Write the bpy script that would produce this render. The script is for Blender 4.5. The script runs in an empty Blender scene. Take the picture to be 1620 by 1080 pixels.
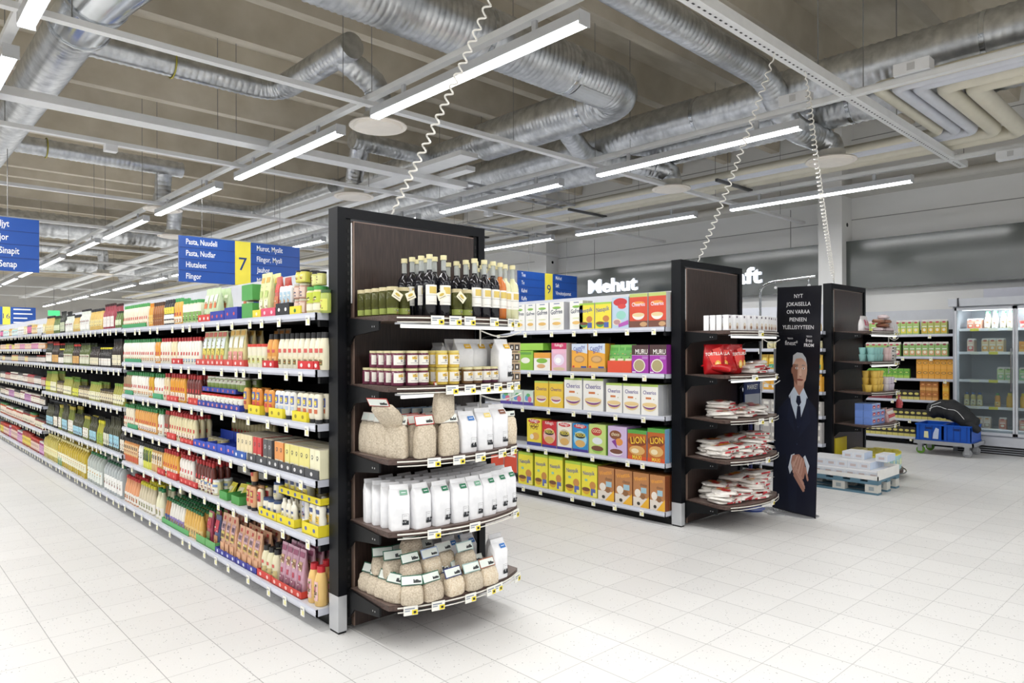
import bpy, math, random
from mathutils import Vector, Matrix
random.seed(7)
PI = math.pi
scene = bpy.context.scene
COL = scene.collection

# ------------------------------------------------------------------ camera, world, exposure
H = 1.5
YAW, ROLL, FPX = 0.7534, -0.0024, 1108.0
_f = Vector((math.sin(YAW), math.cos(YAW), 0)); _r = Vector((math.cos(YAW), -math.sin(YAW), 0)); _u = _r.cross(_f)
_rr = _r * math.cos(ROLL) + _u * math.sin(ROLL); _uu = -_r * math.sin(ROLL) + _u * math.cos(ROLL)
cam_data = bpy.data.cameras.new('camera')
cam = bpy.data.objects.new('camera', cam_data); COL.objects.link(cam)
cam_data.sensor_width = 36.0
cam_data.lens = FPX / 1620 * 36
cam_data.shift_y = 12.7 / 1620
cam_data.clip_start = 0.05; cam_data.clip_end = 200
cam.matrix_world = Matrix(((_rr.x, _uu.x, -_f.x, 0), (_rr.y, _uu.y, -_f.y, 0), (_rr.z, _uu.z, -_f.z, H), (0, 0, 0, 1)))
scene.camera = cam
scene.view_settings.view_transform = 'Standard'
scene.view_settings.look = 'None'
scene.view_settings.gamma = 1.0
scene.view_settings.use_curve_mapping = False
scene.view_settings.exposure = -0.03
world = bpy.data.worlds.new('world'); scene.world = world; world.use_nodes = True
bg = world.node_tree.nodes['Background']
bg.inputs[0].default_value = (0.96, 0.98, 1.0, 1); bg.inputs[1].default_value = 0.36
try:
    scene.cycles.max_bounces = 7; scene.cycles.diffuse_bounces = 4; scene.cycles.glossy_bounces = 3
    scene.cycles.transparent_max_bounces = 10; scene.cycles.transmission_bounces = 3
    scene.cycles.caustics_reflective = False; scene.cycles.caustics_refractive = False
    scene.cycles.sample_clamp_indirect = 6.0
except Exception:
    pass
LAMP_W = 40.0          # watts of one ceiling strip light
RAILX = [0.82, 3.46, 6.62, 9.76]
RZ = 3.75              # height of the lighting grid

# ------------------------------------------------------------------ materials
def lin(h):
    if not isinstance(h, str): return h
    h = h.lstrip('#'); o = []
    for k in (0, 2, 4):
        v = int(h[k:k+2], 16) / 255
        o.append(v / 12.92 if v <= 0.04045 else ((v + 0.055) / 1.055) ** 2.4)
    return (o[0], o[1], o[2], 1)
_M = {}
def node_mat(name):
    m = bpy.data.materials.new(name); m.use_nodes = True
    return m, m.node_tree.nodes, m.node_tree.links, m.node_tree.nodes['Principled BSDF']
def mat(col, rough=0.45, metal=0.0, var=0.06, scale=9.0, name=None, emit=0.0, bump=0.0):
    """plain paint / plastic / paper with a slight procedural variation"""
    key = (col, rough, metal, var, scale, emit, bump)
    if key in _M: return _M[key]
    m, N, L, b = node_mat(name or 'surface_' + str(col).lstrip('#'))
    c = lin(col)
    b.inputs['Roughness'].default_value = rough; b.inputs['Metallic'].default_value = metal
    if var > 0:
        tc = N.new('ShaderNodeTexCoord'); nz = N.new('ShaderNodeTexNoise'); nz.inputs['Scale'].default_value = scale
        L.new(tc.outputs['Object'], nz.inputs['Vector'])
        mx = N.new('ShaderNodeMix'); mx.data_type = 'RGBA'
        L.new(nz.outputs['Fac'], mx.inputs['Factor'])
        mx.inputs['A'].default_value = tuple(min(1, x * (1 + var)) for x in c[:3]) + (1,)
        mx.inputs['B'].default_value = tuple(x * (1 - var * 1.4) for x in c[:3]) + (1,)
        L.new(mx.outputs['Result'], b.inputs['Base Color'])
        if bump:
            bp = N.new('ShaderNodeBump'); bp.inputs['Strength'].default_value = bump; bp.inputs['Distance'].default_value = 0.01
            L.new(nz.outputs['Fac'], bp.inputs['Height']); L.new(bp.outputs['Normal'], b.inputs['Normal'])
    else:
        b.inputs['Base Color'].default_value = c
    if emit:
        b.inputs['Emission Color'].default_value = c; b.inputs['Emission Strength'].default_value = emit
    _M[key] = m
    return m
def glassy(col, alpha, rough=0.08):
    key = ('g', col, alpha)
    if key in _M: return _M[key]
    m, N, L, b = node_mat('glass_' + str(col).lstrip('#'))
    b.inputs['Base Color'].default_value = lin(col); b.inputs['Roughness'].default_value = rough
    tr = N.new('ShaderNodeBsdfTransparent'); tr.inputs[0].default_value = tuple(0.4 + 0.6 * x for x in lin(col)[:3]) + (1,)
    mx = N.new('ShaderNodeMixShader'); fr = N.new('ShaderNodeFresnel'); fr.inputs[0].default_value = 1.4
    ad = N.new('ShaderNodeMath'); ad.operation = 'ADD'; ad.use_clamp = True; ad.inputs[1].default_value = alpha
    L.new(fr.outputs[0], ad.inputs[0]); L.new(ad.outputs[0], mx.inputs[0])
    L.new(tr.outputs[0], mx.inputs[1]); L.new(b.outputs[0], mx.inputs[2])
    L.new(mx.outputs[0], N['Material Output'].inputs[0])
    _M[key] = m
    return m
def two_tone(name, c1, c2, scale, rough=0.6, stretch=(1, 1, 1), metal=0.0, bump=0.0, lo=0.35, hi=0.65, detail=4):
    if name in _M: return _M[name]
    m, N, L, b = node_mat(name)
    tc = N.new('ShaderNodeTexCoord'); mp = N.new('ShaderNodeMapping'); mp.inputs['Scale'].default_value = stretch
    nz = N.new('ShaderNodeTexNoise'); nz.inputs['Scale'].default_value = scale; nz.inputs['Detail'].default_value = detail
    rp = N.new('ShaderNodeValToRGB'); rp.color_ramp.elements[0].position = lo; rp.color_ramp.elements[1].position = hi
    rp.color_ramp.elements[0].color = lin(c1); rp.color_ramp.elements[1].color = lin(c2)
    L.new(tc.outputs['Object'], mp.inputs[0]); L.new(mp.outputs[0], nz.inputs['Vector'])
    L.new(nz.outputs['Fac'], rp.inputs[0]); L.new(rp.outputs[0], b.inputs['Base Color'])
    b.inputs['Roughness'].default_value = rough; b.inputs['Metallic'].default_value = metal
    if bump:
        bp = N.new('ShaderNodeBump'); bp.inputs['Strength'].default_value = bump; bp.inputs['Distance'].default_value = 0.01
        L.new(nz.outputs['Fac'], bp.inputs['Height']); L.new(bp.outputs['Normal'], b.inputs['Normal'])
    _M[name] = m
    return m

def floor_material():
    m, N, L, b = node_mat('speckled_floor_tiles')
    geo = N.new('ShaderNodeNewGeometry'); sep = N.new('ShaderNodeSeparateXYZ'); L.new(geo.outputs['Position'], sep.inputs[0])
    def mth(op, a, bb=None):
        n = N.new('ShaderNodeMath'); n.operation = op
        for i, v in ((0, a), (1, bb)):
            if v is None: continue
            if isinstance(v, (int, float)): n.inputs[i].default_value = v
            else: L.new(v, n.inputs[i])
        return n.outputs[0]
    def cell(out, off, pitch):
        t = mth('DIVIDE', mth('SUBTRACT', out, off), pitch)
        fr = mth('FRACT', t)
        d = mth('MINIMUM', fr, mth('SUBTRACT', 1.0, fr))
        return mth('LESS_THAN', d, 0.0068), mth('FLOOR', t)
    lx, cx = cell(sep.outputs[0], 0.4327, 0.3026)
    ly, cy = cell(sep.outputs[1], 4.022, 0.29968)
    line = mth('MAXIMUM', mth('MULTIPLY', lx, 1.0), mth('MULTIPLY', ly, 0.65))
    comb = N.new('ShaderNodeCombineXYZ'); L.new(cx, comb.inputs[0]); L.new(cy, comb.inputs[1])
    wn = N.new('ShaderNodeTexWhiteNoise'); L.new(comb.outputs[0], wn.inputs['Vector'])
    sp = N.new('ShaderNodeTexVoronoi'); sp.inputs['Scale'].default_value = 75; L.new(geo.outputs['Position'], sp.inputs['Vector'])
    sz = N.new('ShaderNodeTexWhiteNoise'); L.new(sp.outputs['Color'], sz.inputs['Vector'])
    speck = mth('LESS_THAN', sp.outputs['Distance'], mth('MULTIPLY', mth('MAXIMUM', mth('SUBTRACT', sz.outputs['Value'], 0.68), 0.0), 0.85))
    big = N.new('ShaderNodeTexNoise'); big.inputs['Scale'].default_value = 1.3; L.new(geo.outputs['Position'], big.inputs['Vector'])
    fine = N.new('ShaderNodeTexNoise'); fine.inputs['Scale'].default_value = 120; L.new(geo.outputs['Position'], fine.inputs['Vector'])
    v = mth('ADD', 0.655, mth('MULTIPLY', wn.outputs['Value'], 0.035))
    v = mth('ADD', v, mth('MULTIPLY', big.outputs['Fac'], 0.05))
    v = mth('ADD', v, mth('MULTIPLY', fine.outputs['Fac'], 0.05))
    v = mth('MULTIPLY', v, mth('SUBTRACT', 1.0, mth('MULTIPLY', line, 0.5)))
    v = mth('MULTIPLY', v, mth('SUBTRACT', 1.0, mth('MULTIPLY', speck, 0.62)))
    c = N.new('ShaderNodeCombineColor'); L.new(v, c.inputs[0]); L.new(mth('MULTIPLY', v, 0.997), c.inputs[1]); L.new(mth('MULTIPLY', v, 0.985), c.inputs[2])
    L.new(c.outputs[0], b.inputs['Base Color'])
    b.inputs['Roughness'].default_value = 0.42
    return m

WHITE = mat('e9eaec', 0.4, name='white_enamel')
LIP = mat('c6c9d4', 0.35, name='shelf_lip_grey')
BLACK = mat('0f1012', 0.4, name='black_steel')
DARK = mat('1a1b1d', 0.55, name='dark_back_panel')
FRAME = mat('0b0d12', 0.42, name='black_frame_paint')
WOOD = two_tone('dark_walnut_laminate', '251b18', '41322d', 22, 0.38, (6, 6, 0.35), lo=0.3, hi=0.7)
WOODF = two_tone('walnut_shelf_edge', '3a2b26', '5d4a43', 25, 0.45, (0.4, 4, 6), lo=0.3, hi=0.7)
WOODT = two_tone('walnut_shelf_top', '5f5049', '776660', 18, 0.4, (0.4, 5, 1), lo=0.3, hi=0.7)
for _m in (FRAME, BLACK, DARK): _m.node_tree.nodes['Principled BSDF'].inputs['Specular IOR Level'].default_value = 0.22
CHROME = mat('c9ccd0', 0.18, 1.0, name='chrome')
ALU = mat('c2c4c8', 0.35, 0.6, name='brushed_aluminium')
DUCT = two_tone('galvanised_steel', 'b4b7ba', 'dfe1e3', 9, 0.34, (1, 1, 1), metal=1.0, lo=0.3, hi=0.7)
DUCTS = two_tone('smooth_galvanised_steel', 'b4b8bc', 'd4d8dc', 3, 0.2, (1, 1, 1), metal=1.0)
CONC = two_tone('board_marked_concrete', 'c2b9a6', 'dad2c2', 2.2, 0.85, (1, 3, 1), lo=0.25, hi=0.75, detail=8)
BEIGE = mat('d9d4c2', 0.5, name='beige_pipe_jacket')
PIPEW = mat('d4d7df', 0.5, name='pale_pipe_jacket')
CARD = mat('b09474', 0.8, name='cardboard')
TAGW = mat('f2f1ea', 0.6, name='tag_paper'); TAGY = mat('f0dc3c', 0.6, name='tag_yellow'); INK = mat('23262b', 0.7, name='ink')

# ------------------------------------------------------------------ mesh tools
class MB:
    def __init__(s): s.v = []; s.f = []; s.m = []; s.mats = []; s.sm = []
    def mi(s, m):
        if m not in s.mats: s.mats.append(m)
        return s.mats.index(m)
    def face(s, idx, m, smooth=False):
        s.f.append(tuple(idx)); s.m.append(s.mi(m)); s.sm.append(smooth)
    def quad(s, pts, m):
        k = len(s.v); s.v += [tuple(p) for p in pts]; s.face(range(k, k + len(pts)), m)
    def box(s, x0, y0, z0, x1, y1, z1, m, skip=()):
        k = len(s.v)
        s.v += [(x0, y0, z0), (x1, y0, z0), (x1, y1, z0), (x0, y1, z0), (x0, y0, z1), (x1, y0, z1), (x1, y1, z1), (x0, y1, z1)]
        for n, q in (('b', (3, 2, 1, 0)), ('t', (4, 5, 6, 7)), ('f', (0, 1, 5, 4)), ('r', (1, 2, 6, 5)), ('k', (2, 3, 7, 6)), ('l', (3, 0, 4, 7))):
            if n not in skip: s.face([k + i for i in q], m)
        return s
    def fq(s, x0, z0, x1, z1, y, m):          # a rectangle on a plane facing -Y
        s.quad([(x0, y, z0), (x1, y, z0), (x1, y, z1), (x0, y, z1)], m)
    def fell(s, cx, cz, rx, rz, y, m, n=16, a0=0, a1=2 * PI):
        full = abs(a1 - a0 - 2 * PI) < 1e-6
        s.quad([(cx + rx * math.cos(a0 + (a1 - a0) * i / (n if full else n - 1)), y, cz + rz * math.sin(a0 + (a1 - a0) * i / (n if full else n - 1))) for i in range(n)], m)
    def ring(s, z, rx, ry, n, p=2.0, dx=0, dy=0):
        k = len(s.v)
        for i in range(n):
            a = 2 * PI * (i + 0.5) / n; c, si = math.cos(a), math.sin(a)
            s.v.append((dx + rx * math.copysign(abs(c) ** (2 / p), c), dy + ry * math.copysign(abs(si) ** (2 / p), si), z))
        return k
    def loft(s, rings, m, n=12, top=True, bottom=True, smooth=True, jit=0.0):
        """rings: (z, rx, ry, power, dx, dy); m one material or one per band"""
        st = len(s.v)
        ks = [s.ring(r[0], r[1], r[2], n, *(r[3:] if len(r) > 3 else ())) for r in rings]
        if jit:
            for i in range(st, len(s.v)):
                x, y, z = s.v[i]
                s.v[i] = (x + random.uniform(-jit, jit), y + random.uniform(-jit, jit), z + random.uniform(-jit, jit) * 0.6 * (z > 0.01))
        for j in range(len(ks) - 1):
            mm = m[min(j, len(m) - 1)] if isinstance(m, list) else m
            for i in range(n):
                a, b = i, (i + 1) % n
                s.face((ks[j] + a, ks[j] + b, ks[j + 1] + b, ks[j + 1] + a), mm, smooth)
        m0 = m[0] if isinstance(m, list) else m; m1 = m[-1] if isinstance(m, list) else m
        if bottom: s.face([ks[0] + i for i in reversed(range(n))], m0)
        if top: s.face([ks[-1] + i for i in range(n)], m1)
        return s
    def tube(s, path, r, m, n=8, ridge=0.0, caps=True):
        """path of Vectors; r a number or one radius per point"""
        P = [Vector(p) for p in path]; t = (P[1] - P[0]).normalized()
        ref = Vector((0, 0, 1)) if abs(t.z) < 0.9 else Vector((1, 0, 0))
        nrm = t.cross(ref).normalized(); prev = None
        for j, p in enumerate(P):
            t = (P[min(j + 1, len(P) - 1)] - P[max(j - 1, 0)]).normalized()
            nrm = (nrm - t * nrm.dot(t)).normalized(); bn = t.cross(nrm)
            rr = (r[j] if isinstance(r, list) else r) * (1 + (ridge if ridge and j % 3 == 1 else 0))
            k = len(s.v)
            for i in range(n):
                a = 2 * PI * i / n
                s.v.append(tuple(p + nrm * (rr * math.cos(a)) + bn * (rr * math.sin(a))))
            if prev is not None:
                for i in range(n): s.face((prev + i, prev + (i + 1) % n, k + (i + 1) % n, k + i), m, True)
            elif caps: s.face([k + i for i in reversed(range(n))], m)
            prev = k
        if caps: s.face([prev + i for i in range(n)], m)
        return s
    def text(s, txt, size, m, o, u, w, align='l', bold=0.0, xs=1.0):
        vs, fs, wid, x0 = glyphs(txt, bold)
        o, u, w = Vector(o), Vector(u).normalized(), Vector(w).normalized()
        sh = {'l': -x0, 'c': -x0 - wid / 2, 'r': -x0 - wid}[align]
        k = len(s.v)
        s.v += [tuple(o + u * ((a + sh) * size * xs) + w * (b * size)) for a, b in vs]
        for f in fs: s.face([k + i for i in f], m)
    def build(s, name, parent=None, loc=None, rz=0.0):
        me = bpy.data.meshes.new(name); me.from_pydata(s.v, [], s.f)
        for q in s.mats: me.materials.append(q)
        me.polygons.foreach_set('material_index', s.m)
        me.polygons.foreach_set('use_smooth', s.sm)
        me.update()
        if any(s.sm): me.set_sharp_from_angle(angle=math.radians(48))
        o = bpy.data.objects.new(name, me); COL.objects.link(o)
        if parent is not None: o.parent = parent
        if loc is not None: o.location = loc
        if rz: o.rotation_euler = (0, 0, rz)
        return o
_G = {}
def glyphs(txt, bold=0.0):
    if (txt, bold) in _G: return _G[(txt, bold)]
    cu = bpy.data.curves.new('t', 'FONT'); cu.body = txt; cu.resolution_u = 2; cu.offset = bold
    ob = bpy.data.objects.new('t', cu); COL.objects.link(ob)
    bpy.context.view_layer.update()
    dg = bpy.context.evaluated_depsgraph_get(); me = ob.evaluated_get(dg).to_mesh()
    vs = [(v.co.x, v.co.y) for v in me.vertices]; fs = [tuple(p.vertices) for p in me.polygons]
    ob.evaluated_get(dg).to_mesh_clear(); bpy.data.objects.remove(ob); bpy.data.curves.remove(cu)
    x0 = min(v[0] for v in vs); wid = max(v[0] for v in vs) - x0
    _G[(txt, bold)] = (vs, fs, wid, x0)
    return _G[(txt, bold)]
def tag(o, label, cat, group=None, kind=None):
    if label: o['label'] = label
    if cat: o['category'] = cat
    if group: o['group'] = group
    if kind: o['kind'] = kind
    return o
def empty(name, loc=(0, 0, 0), rz=0.0):
    o = bpy.data.objects.new(name, None); COL.objects.link(o); o.location = loc; o.rotation_euler = (0, 0, rz); o.empty_display_size = 0.1
    return o
def struct(mb, name): o = mb.build(name); o['kind'] = 'structure'; return o
def roundpath(pts, rad, k=6):
    P = [Vector(p) for p in pts]; out = [P[0]]
    for a, b, c in zip(P, P[1:], P[2:]):
        d1 = (a - b); d2 = (c - b); r = min(rad, d1.length * 0.49, d2.length * 0.49)
        q0 = b + d1.normalized() * r; q1 = b + d2.normalized() * r
        for i in range(k + 1):
            t = i / k; out.append(q0.lerp(b, t).lerp(b.lerp(q1, t), t))
    out.append(P[-1]); return out
def resample(pts, step):
    out = [pts[0]]
    for a, b in zip(pts, pts[1:]):
        L = (b - a).length; n = max(1, round(L / step))
        out += [a.lerp(b, i / n) for i in range(1, n + 1)]
    return out
def kids(o): return [c for c in o.children]
_KIDS = {}
def copy_tree(o, parent=None):
    c = o.copy(); COL.objects.link(c)
    if parent is not None: c.parent = parent
    for ch in _KIDS.get(o, ()): _KIDS.setdefault(c, []).append(copy_tree(ch, c))
    return c
class Proto:
    def __init__(s, root, w, d, h, cat, children=()):
        s.root = root; s.w = w; s.d = d; s.h = h; s.cat = cat; s.used = False; s.nm = root.name.split('.')[0]
        if children: _KIDS[root] = list(children)
    def place(s, loc, rz, label, group, rx=0.0, ry=0.0, sc=None):
        if s.used: o = copy_tree(s.root)
        else: o = s.root; s.used = True
        o.location = loc; o.rotation_euler = (rx, ry, rz)
        if sc: o.scale = sc
        else: o.scale = (1, 1, 1)
        o['label'] = label; o['category'] = s.cat; o['group'] = group
        return o
_P = {}
def proto(key, fn):
    if key not in _P: _P[key] = fn()
    return _P[key]

# ------------------------------------------------------------------ product builders (front faces -Y)
PROF = {
 'squeeze': ([(0, .82), (.02, .95), (.28, 1), (.48, .84), (.66, .96), (.79, .8), (.86, .5)], [(.855, .58), (.99, .55), (1, .48)]),
 'slim': ([(0, .9), (.02, 1), (.42, 1), (.6, .82), (.76, .52), (.88, .42)], [(.875, .5), (.99, .5)]),
 'shoulder': ([(0, .93), (.02, 1), (.6, 1), (.74, .84), (.84, .6)], [(.835, .64), (.99, .6)]),
 'inverted': ([(.13, .78), (.19, .98), (.3, 1), (.9, 1), (.97, .86), (1, .6)], [(0, .84), (.135, .84)]),
 'oil': ([(0, .93), (.02, 1), (.56, 1), (.66, .82), (.74, .36), (.92, .32)], [(.91, .4), (1, .4)]),
 'jar': ([(0, .9), (.03, 1), (.8, 1), (.87, .86)], [(.86, .96), (.99, .96)]),
 'jug': ([(0, .92), (.02, 1), (.7, 1), (.82, .75), (.92, .3)], [(.91, .32), (1, .32)]),
 'tub': ([(0, .82), (.04, .86), (.88, 1)], [(.88, 1.04), (1, 1.04)]),
 'cup': ([(0, .72), (.03, .76), (.97, 1), (1, 1)], None),
 'can': ([(0, .95), (.02, 1), (.98, 1), (1, .95)], None),
}
def bottle(name, cat, shape, h, w, d, body, cap, prints=(), n=12, p=2.0):
    prof, cp = PROF[shape]
    q = MB(); q.loft([(z * h, r * w / 2, r * d / 2, p) for z, r in prof], body, n)
    root = q.build(name); ch = []
    if cp:
        c = MB(); rd = min(w, d) / 2 if shape in ('slim', 'oil', 'squeeze', 'shoulder') else None
        c.loft([(z * h, r * (rd or w / 2), r * (rd or d / 2)) for z, r in cp], cap, max(8, n - 2))
        ch.append(c.build('lid' if shape in ('jar', 'tub') else 'cap', root))
    if prints:
        c = MB()
        def rad(z):
            for (a, ra), (b, rb) in zip(prof, prof[1:]):
                if a <= z <= b: return ra + (rb - ra) * (z - a) / max(1e-6, b - a)
            return prof[-1][1]
        off = 0.0006
        rd_ = random.Random(len(prints) * 31 + int(h * 1e4) + int(w * 1e5)); full = [(a_, b_, c_, m_, 0) for a_, b_, c_, m_ in prints]
        big = max(prints, key=lambda t: (t[1] - t[0]) * t[2])
        for i_ in range(7):
            zc_ = big[0] + (big[1] - big[0]) * rd_.uniform(.08, .85); hh_ = (big[1] - big[0]) * rd_.uniform(.05, .13)
            full.append((zc_, min(big[1], zc_ + hh_), rd_.uniform(5, 16), mat(rd_.choice(['3a3632', '8a3a30', '6a7a3a', 'c89a50', '4a4a6a', '9a8a7a', 'e9e4d8']), .6), rd_.uniform(-18, 18)))
        for z0, z1, ang, m, ac in full:
            a0 = -ang * PI / 180; k = 6 if ang > 20 else 2; off += 0.00022
            zs = [z0 + (z1 - z0) * i / 3 for i in range(4)]
            st = len(c.v)
            for z in zs:
                r = rad(z)
                for i in range(k + 1):
                    a = -PI / 2 + ac * PI / 180 + a0 + (-2 * a0) * i / k; cc, si = math.cos(a), math.sin(a)
                    c.v.append(((r * w / 2 * 1.02 + off) * math.copysign(abs(cc) ** (2 / p), cc), (r * d / 2 * 1.02 + off) * math.copysign(abs(si) ** (2 / p), si), z * h))
            for j in range(3):
                for i in range(k): c.face((st + j * (k + 1) + i, st + j * (k + 1) + i + 1, st + (j + 1) * (k + 1) + i + 1, st + (j + 1) * (k + 1) + i), m, True)
        ch.append(c.build('label', root))
    return Proto(root, w, d, h, cat, ch)
def pouch(name, cat, h, w, d, body, prints=(), top=0.12, n=12, jit=0.0015, p=4.0):
    """stand-up bag: full at the foot, pinched flat at the top; prints are (x0, z0, x1, z1, material) in 0..1 of the front"""
    R = [(0, w / 2 * .93, d / 2 * .9, p), (h * .04, w / 2, d / 2, p), (h * .35, w / 2 * .98, d / 2 * .96, p), (h * .65, w / 2, d / 2 * .7, p), (h * (1 - top), w / 2, d / 2 * .22, p), (h, w / 2, d / 2 * .08, p)]
    q = MB(); q.loft(R, body, n, jit=jit)
    def yf(z):
        for a, b in zip(R, R[1:]):
            if a[0] <= z * h <= b[0]: return -(a[2] + (b[2] - a[2]) * (z * h - a[0]) / (b[0] - a[0]))
        return -R[-1][2]
    rd_ = random.Random(int(h * 1e4) + int(w * 1e4)); prints = list(prints)
    if len(prints) > 1:
        for _ in range(7):
            a_, b_ = rd_.uniform(.1, .75), rd_.uniform(.08, .75); prints.append((a_, b_, a_ + rd_.uniform(.06, .2), b_ + rd_.uniform(.02, .05), mat(rd_.choice(['3a3632', '8a3a30', '6a7a3a', 'c89a50', 'f0ece2', '9a8a7a']), .6)))
    for i, (x0, z0, x1, z1, m) in enumerate(prints):
        k = 3; e = 0.0022 + 0.0004 * i
        for j in range(k):
            za = z0 + (z1 - z0) * j / k; zb = z0 + (z1 - z0) * (j + 1) / k
            q.quad([((x0 - .5) * w * .9, yf(za) - e, za * h), ((x1 - .5) * w * .9, yf(za) - e, za * h), ((x1 - .5) * w * .9, yf(zb) - e, zb * h), ((x0 - .5) * w * .9, yf(zb) - e, zb * h)], m)
    return Proto(q.build(name), w, d, h, cat)
def carton(name, cat, w, d, h, body, decals=(), side=None, topm=None, gable=False):
    """printed box; decals: ('r',x0,z0,x1,z1,m) ('e',cx,cz,rx,rz,m) ('h' lower half disc) ('t',txt,cx,cz,size,m[,tilt]) in 0..1 of the front"""
    q = MB(); x, y = w / 2, d / 2
    hh = h * .84 if gable else h
    q.quad([(-x, -y, 0), (x, -y, 0), (x, -y, hh), (-x, -y, hh)], body)
    q.quad([(x, -y, 0), (x, y, 0), (x, y, hh), (x, -y, hh)], side or body)
    q.quad([(-x, y, 0), (-x, -y, 0), (-x, -y, hh), (-x, y, hh)], side or body)
    q.quad([(x, y, 0), (-x, y, 0), (-x, y, hh), (x, y, hh)], body)
    q.quad([(-x, y, 0), (x, y, 0), (x, -y, 0), (-x, -y, 0)], body)
    if gable:
        g = topm or body
        q.quad([(-x, -y, hh), (x, -y, hh), (x, -.002, h * .95), (-x, -.002, h * .95)], g)
        q.quad([(x, y, hh), (-x, y, hh), (-x, .002, h * .95), (x, .002, h * .95)], g)
        q.quad([(x, -y, hh), (x, y, hh), (x, 0, h * .95)], g); q.quad([(-x, y, hh), (-x, -y, hh), (-x, 0, h * .95)], g)
        q.box(-x, -.002, h * .95, x, .002, h, g)
    else:
        q.quad([(-x, -y, hh), (x, -y, hh), (x, y, hh), (-x, y, hh)], topm or body)
    yy = -y
    for dd in decals:
        yy -= 0.00035
        if dd[0] == 'r': q.fq((dd[1] - .5) * w, dd[2] * h, (dd[3] - .5) * w, dd[4] * h, yy, dd[5])
        elif dd[0] == 'e': q.fell((dd[1] - .5) * w, dd[2] * h, dd[3] * w, dd[4] * h, yy, dd[5])
        elif dd[0] == 'h': q.fell((dd[1] - .5) * w, dd[2] * h, dd[3] * w, dd[4] * h, yy, dd[5], 12, PI, 2 * PI)
        elif dd[0] == 'p': q.quad([((a - .5) * w, yy, b * h) for a, b in dd[1]], dd[2])
        elif dd[0] == 't':
            tl = dd[6] if len(dd) > 6 else 0.0
            q.text(dd[1], dd[4] * w, dd[5], ((dd[2] - .5) * w, yy, dd[3] * h), (math.cos(tl), 0, math.sin(tl)), (-math.sin(tl), 0, math.cos(tl)), 'c', 0.012, .8)
    return Proto(q.build(name), w, d, h, cat)
def tray(w, d, h, col, logo=None, back=None):
    """open cardboard display tray, front cut low"""
    m = mat(col, 0.6); inn = mat('c9b899', 0.8); q = MB(); t = 0.003; x = w / 2; hb = back or h * 1.6
    q.box(-x, -d / 2, 0, x, d / 2, t, inn)
    q.box(-x, -d / 2, 0, x, -d / 2 + t, h, m); q.box(-x, d / 2 - t, 0, x, d / 2, hb, m)
    for sx in (-1, 1):
        a, b = sorted((sx * x, sx * (x - t)))
        q.box(a, -d / 2 + t, 0, b, d / 2 - t, h, m)
    if logo:
        for i in range(max(1, int(w / .075))):
            n = max(1, int(w / .075)); cx = -x + (i + .5) * w / n
            q.fell(cx, h * .5, min(.014, h * .35), min(.011, h * .3), -d / 2 - .0006, mat(logo, 0.6))
    return Proto(q.build('display_tray'), w, d, h, 'tray')
# ------------------------------------------------------------------ the room
q = MB(); q.quad([(-9, -7, 0), (12.6, -7, 0), (12.6, 42, 0), (-9, 42, 0)], floor_material()); struct(q, 'floor')
RIBS = [-5.2, -4, -2.7, -1.4, -0.1, 1.15, 2.5, 3.9, 5.03, 6.2, 7.2, 8.3, 9.6, 11.06, 12.5, 14.1, 15.5, 16.95, 17.95, 19, 20.3, 21.6, 23, 24.4, 25.8, 27.2, 28.6, 30, 31.4, 32.8, 34.2, 35.6, 37, 38.4, 39.8, 41.2]
q = MB(); q.box(-9, -7, 5.62, 12.9, 42, 5.8, CONC)
for y in RIBS:
    k = len(q.v)
    for x in (-9, 12.6): q.v += [(x, y - .14, 5.62), (x, y - .075, 5.17), (x, y + .075, 5.17), (x, y + .14, 5.62)]
    for i in range(3): q.face((k + i, k + 4 + i, k + 5 + i, k + 1 + i), CONC)
struct(q, 'ceiling')
WALL = two_tone('painted_wall_panel', 'e6e6e4', 'efefed', 1.5, 0.7, (.3, .3, 1))
WALLD = two_tone('far_wall_panel', 'c4c3c0', 'd0cfcc', 1.5, 0.8, (.3, .3, 1))
SEAM = mat('9a9a98', 0.8, name='panel_seam')
q = MB(); q.box(12.6, -7, 0, 12.9, 42, 5.62, WALL)
for z in (3.72, 4.5, 5.1): q.box(12.593, -7, z, 12.6, 42, z + .012, SEAM)
for y in (-3, 1.2, 5.9, 10.6, 15.3, 20, 24.7, 29.4): q.box(12.593, y, 3.3, 12.6, y + .012, 4.06, SEAM)
struct(q, 'wall_right')
q = MB(); q.box(-9, 42, 0, 12.9, 42.3, 5.62, WALLD); struct(q, 'wall_far')
q = MB()
for y in (-1.95, 5.0, 11.95, 18.9, 25.9, 32.8): 
    q.box(12.18, y - .18, 0, 12.6, y + .22, 5.6, WALL)
struct(q, 'trim_1')
q = MB(); q.box(12.2, -7, 4.1, 12.6, 42, 4.24, mat('cfcdc6', 0.6))
q.tube([(12.22, -7, 4.17), (12.22, 42, 4.17)], .07, mat('cfcdc6', 0.6), 10); struct(q, 'trim_2')
for i, y in enumerate((-2.13, 4.82, 11.77)):
    q = MB(); q.tube([(12.4, y - .005, 3.62), (12.4, y + .02, 3.62)], .035, BLACK, 12)
    tag(q.build('wall_plug'), ['round black cable hole in the side of the pillar beside the dairy doors', 'round black cable hole in the pillar above the bare wall band', 'round black cable hole in the pillar beyond the Mehut lettering'][i], 'cable hole')

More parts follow.
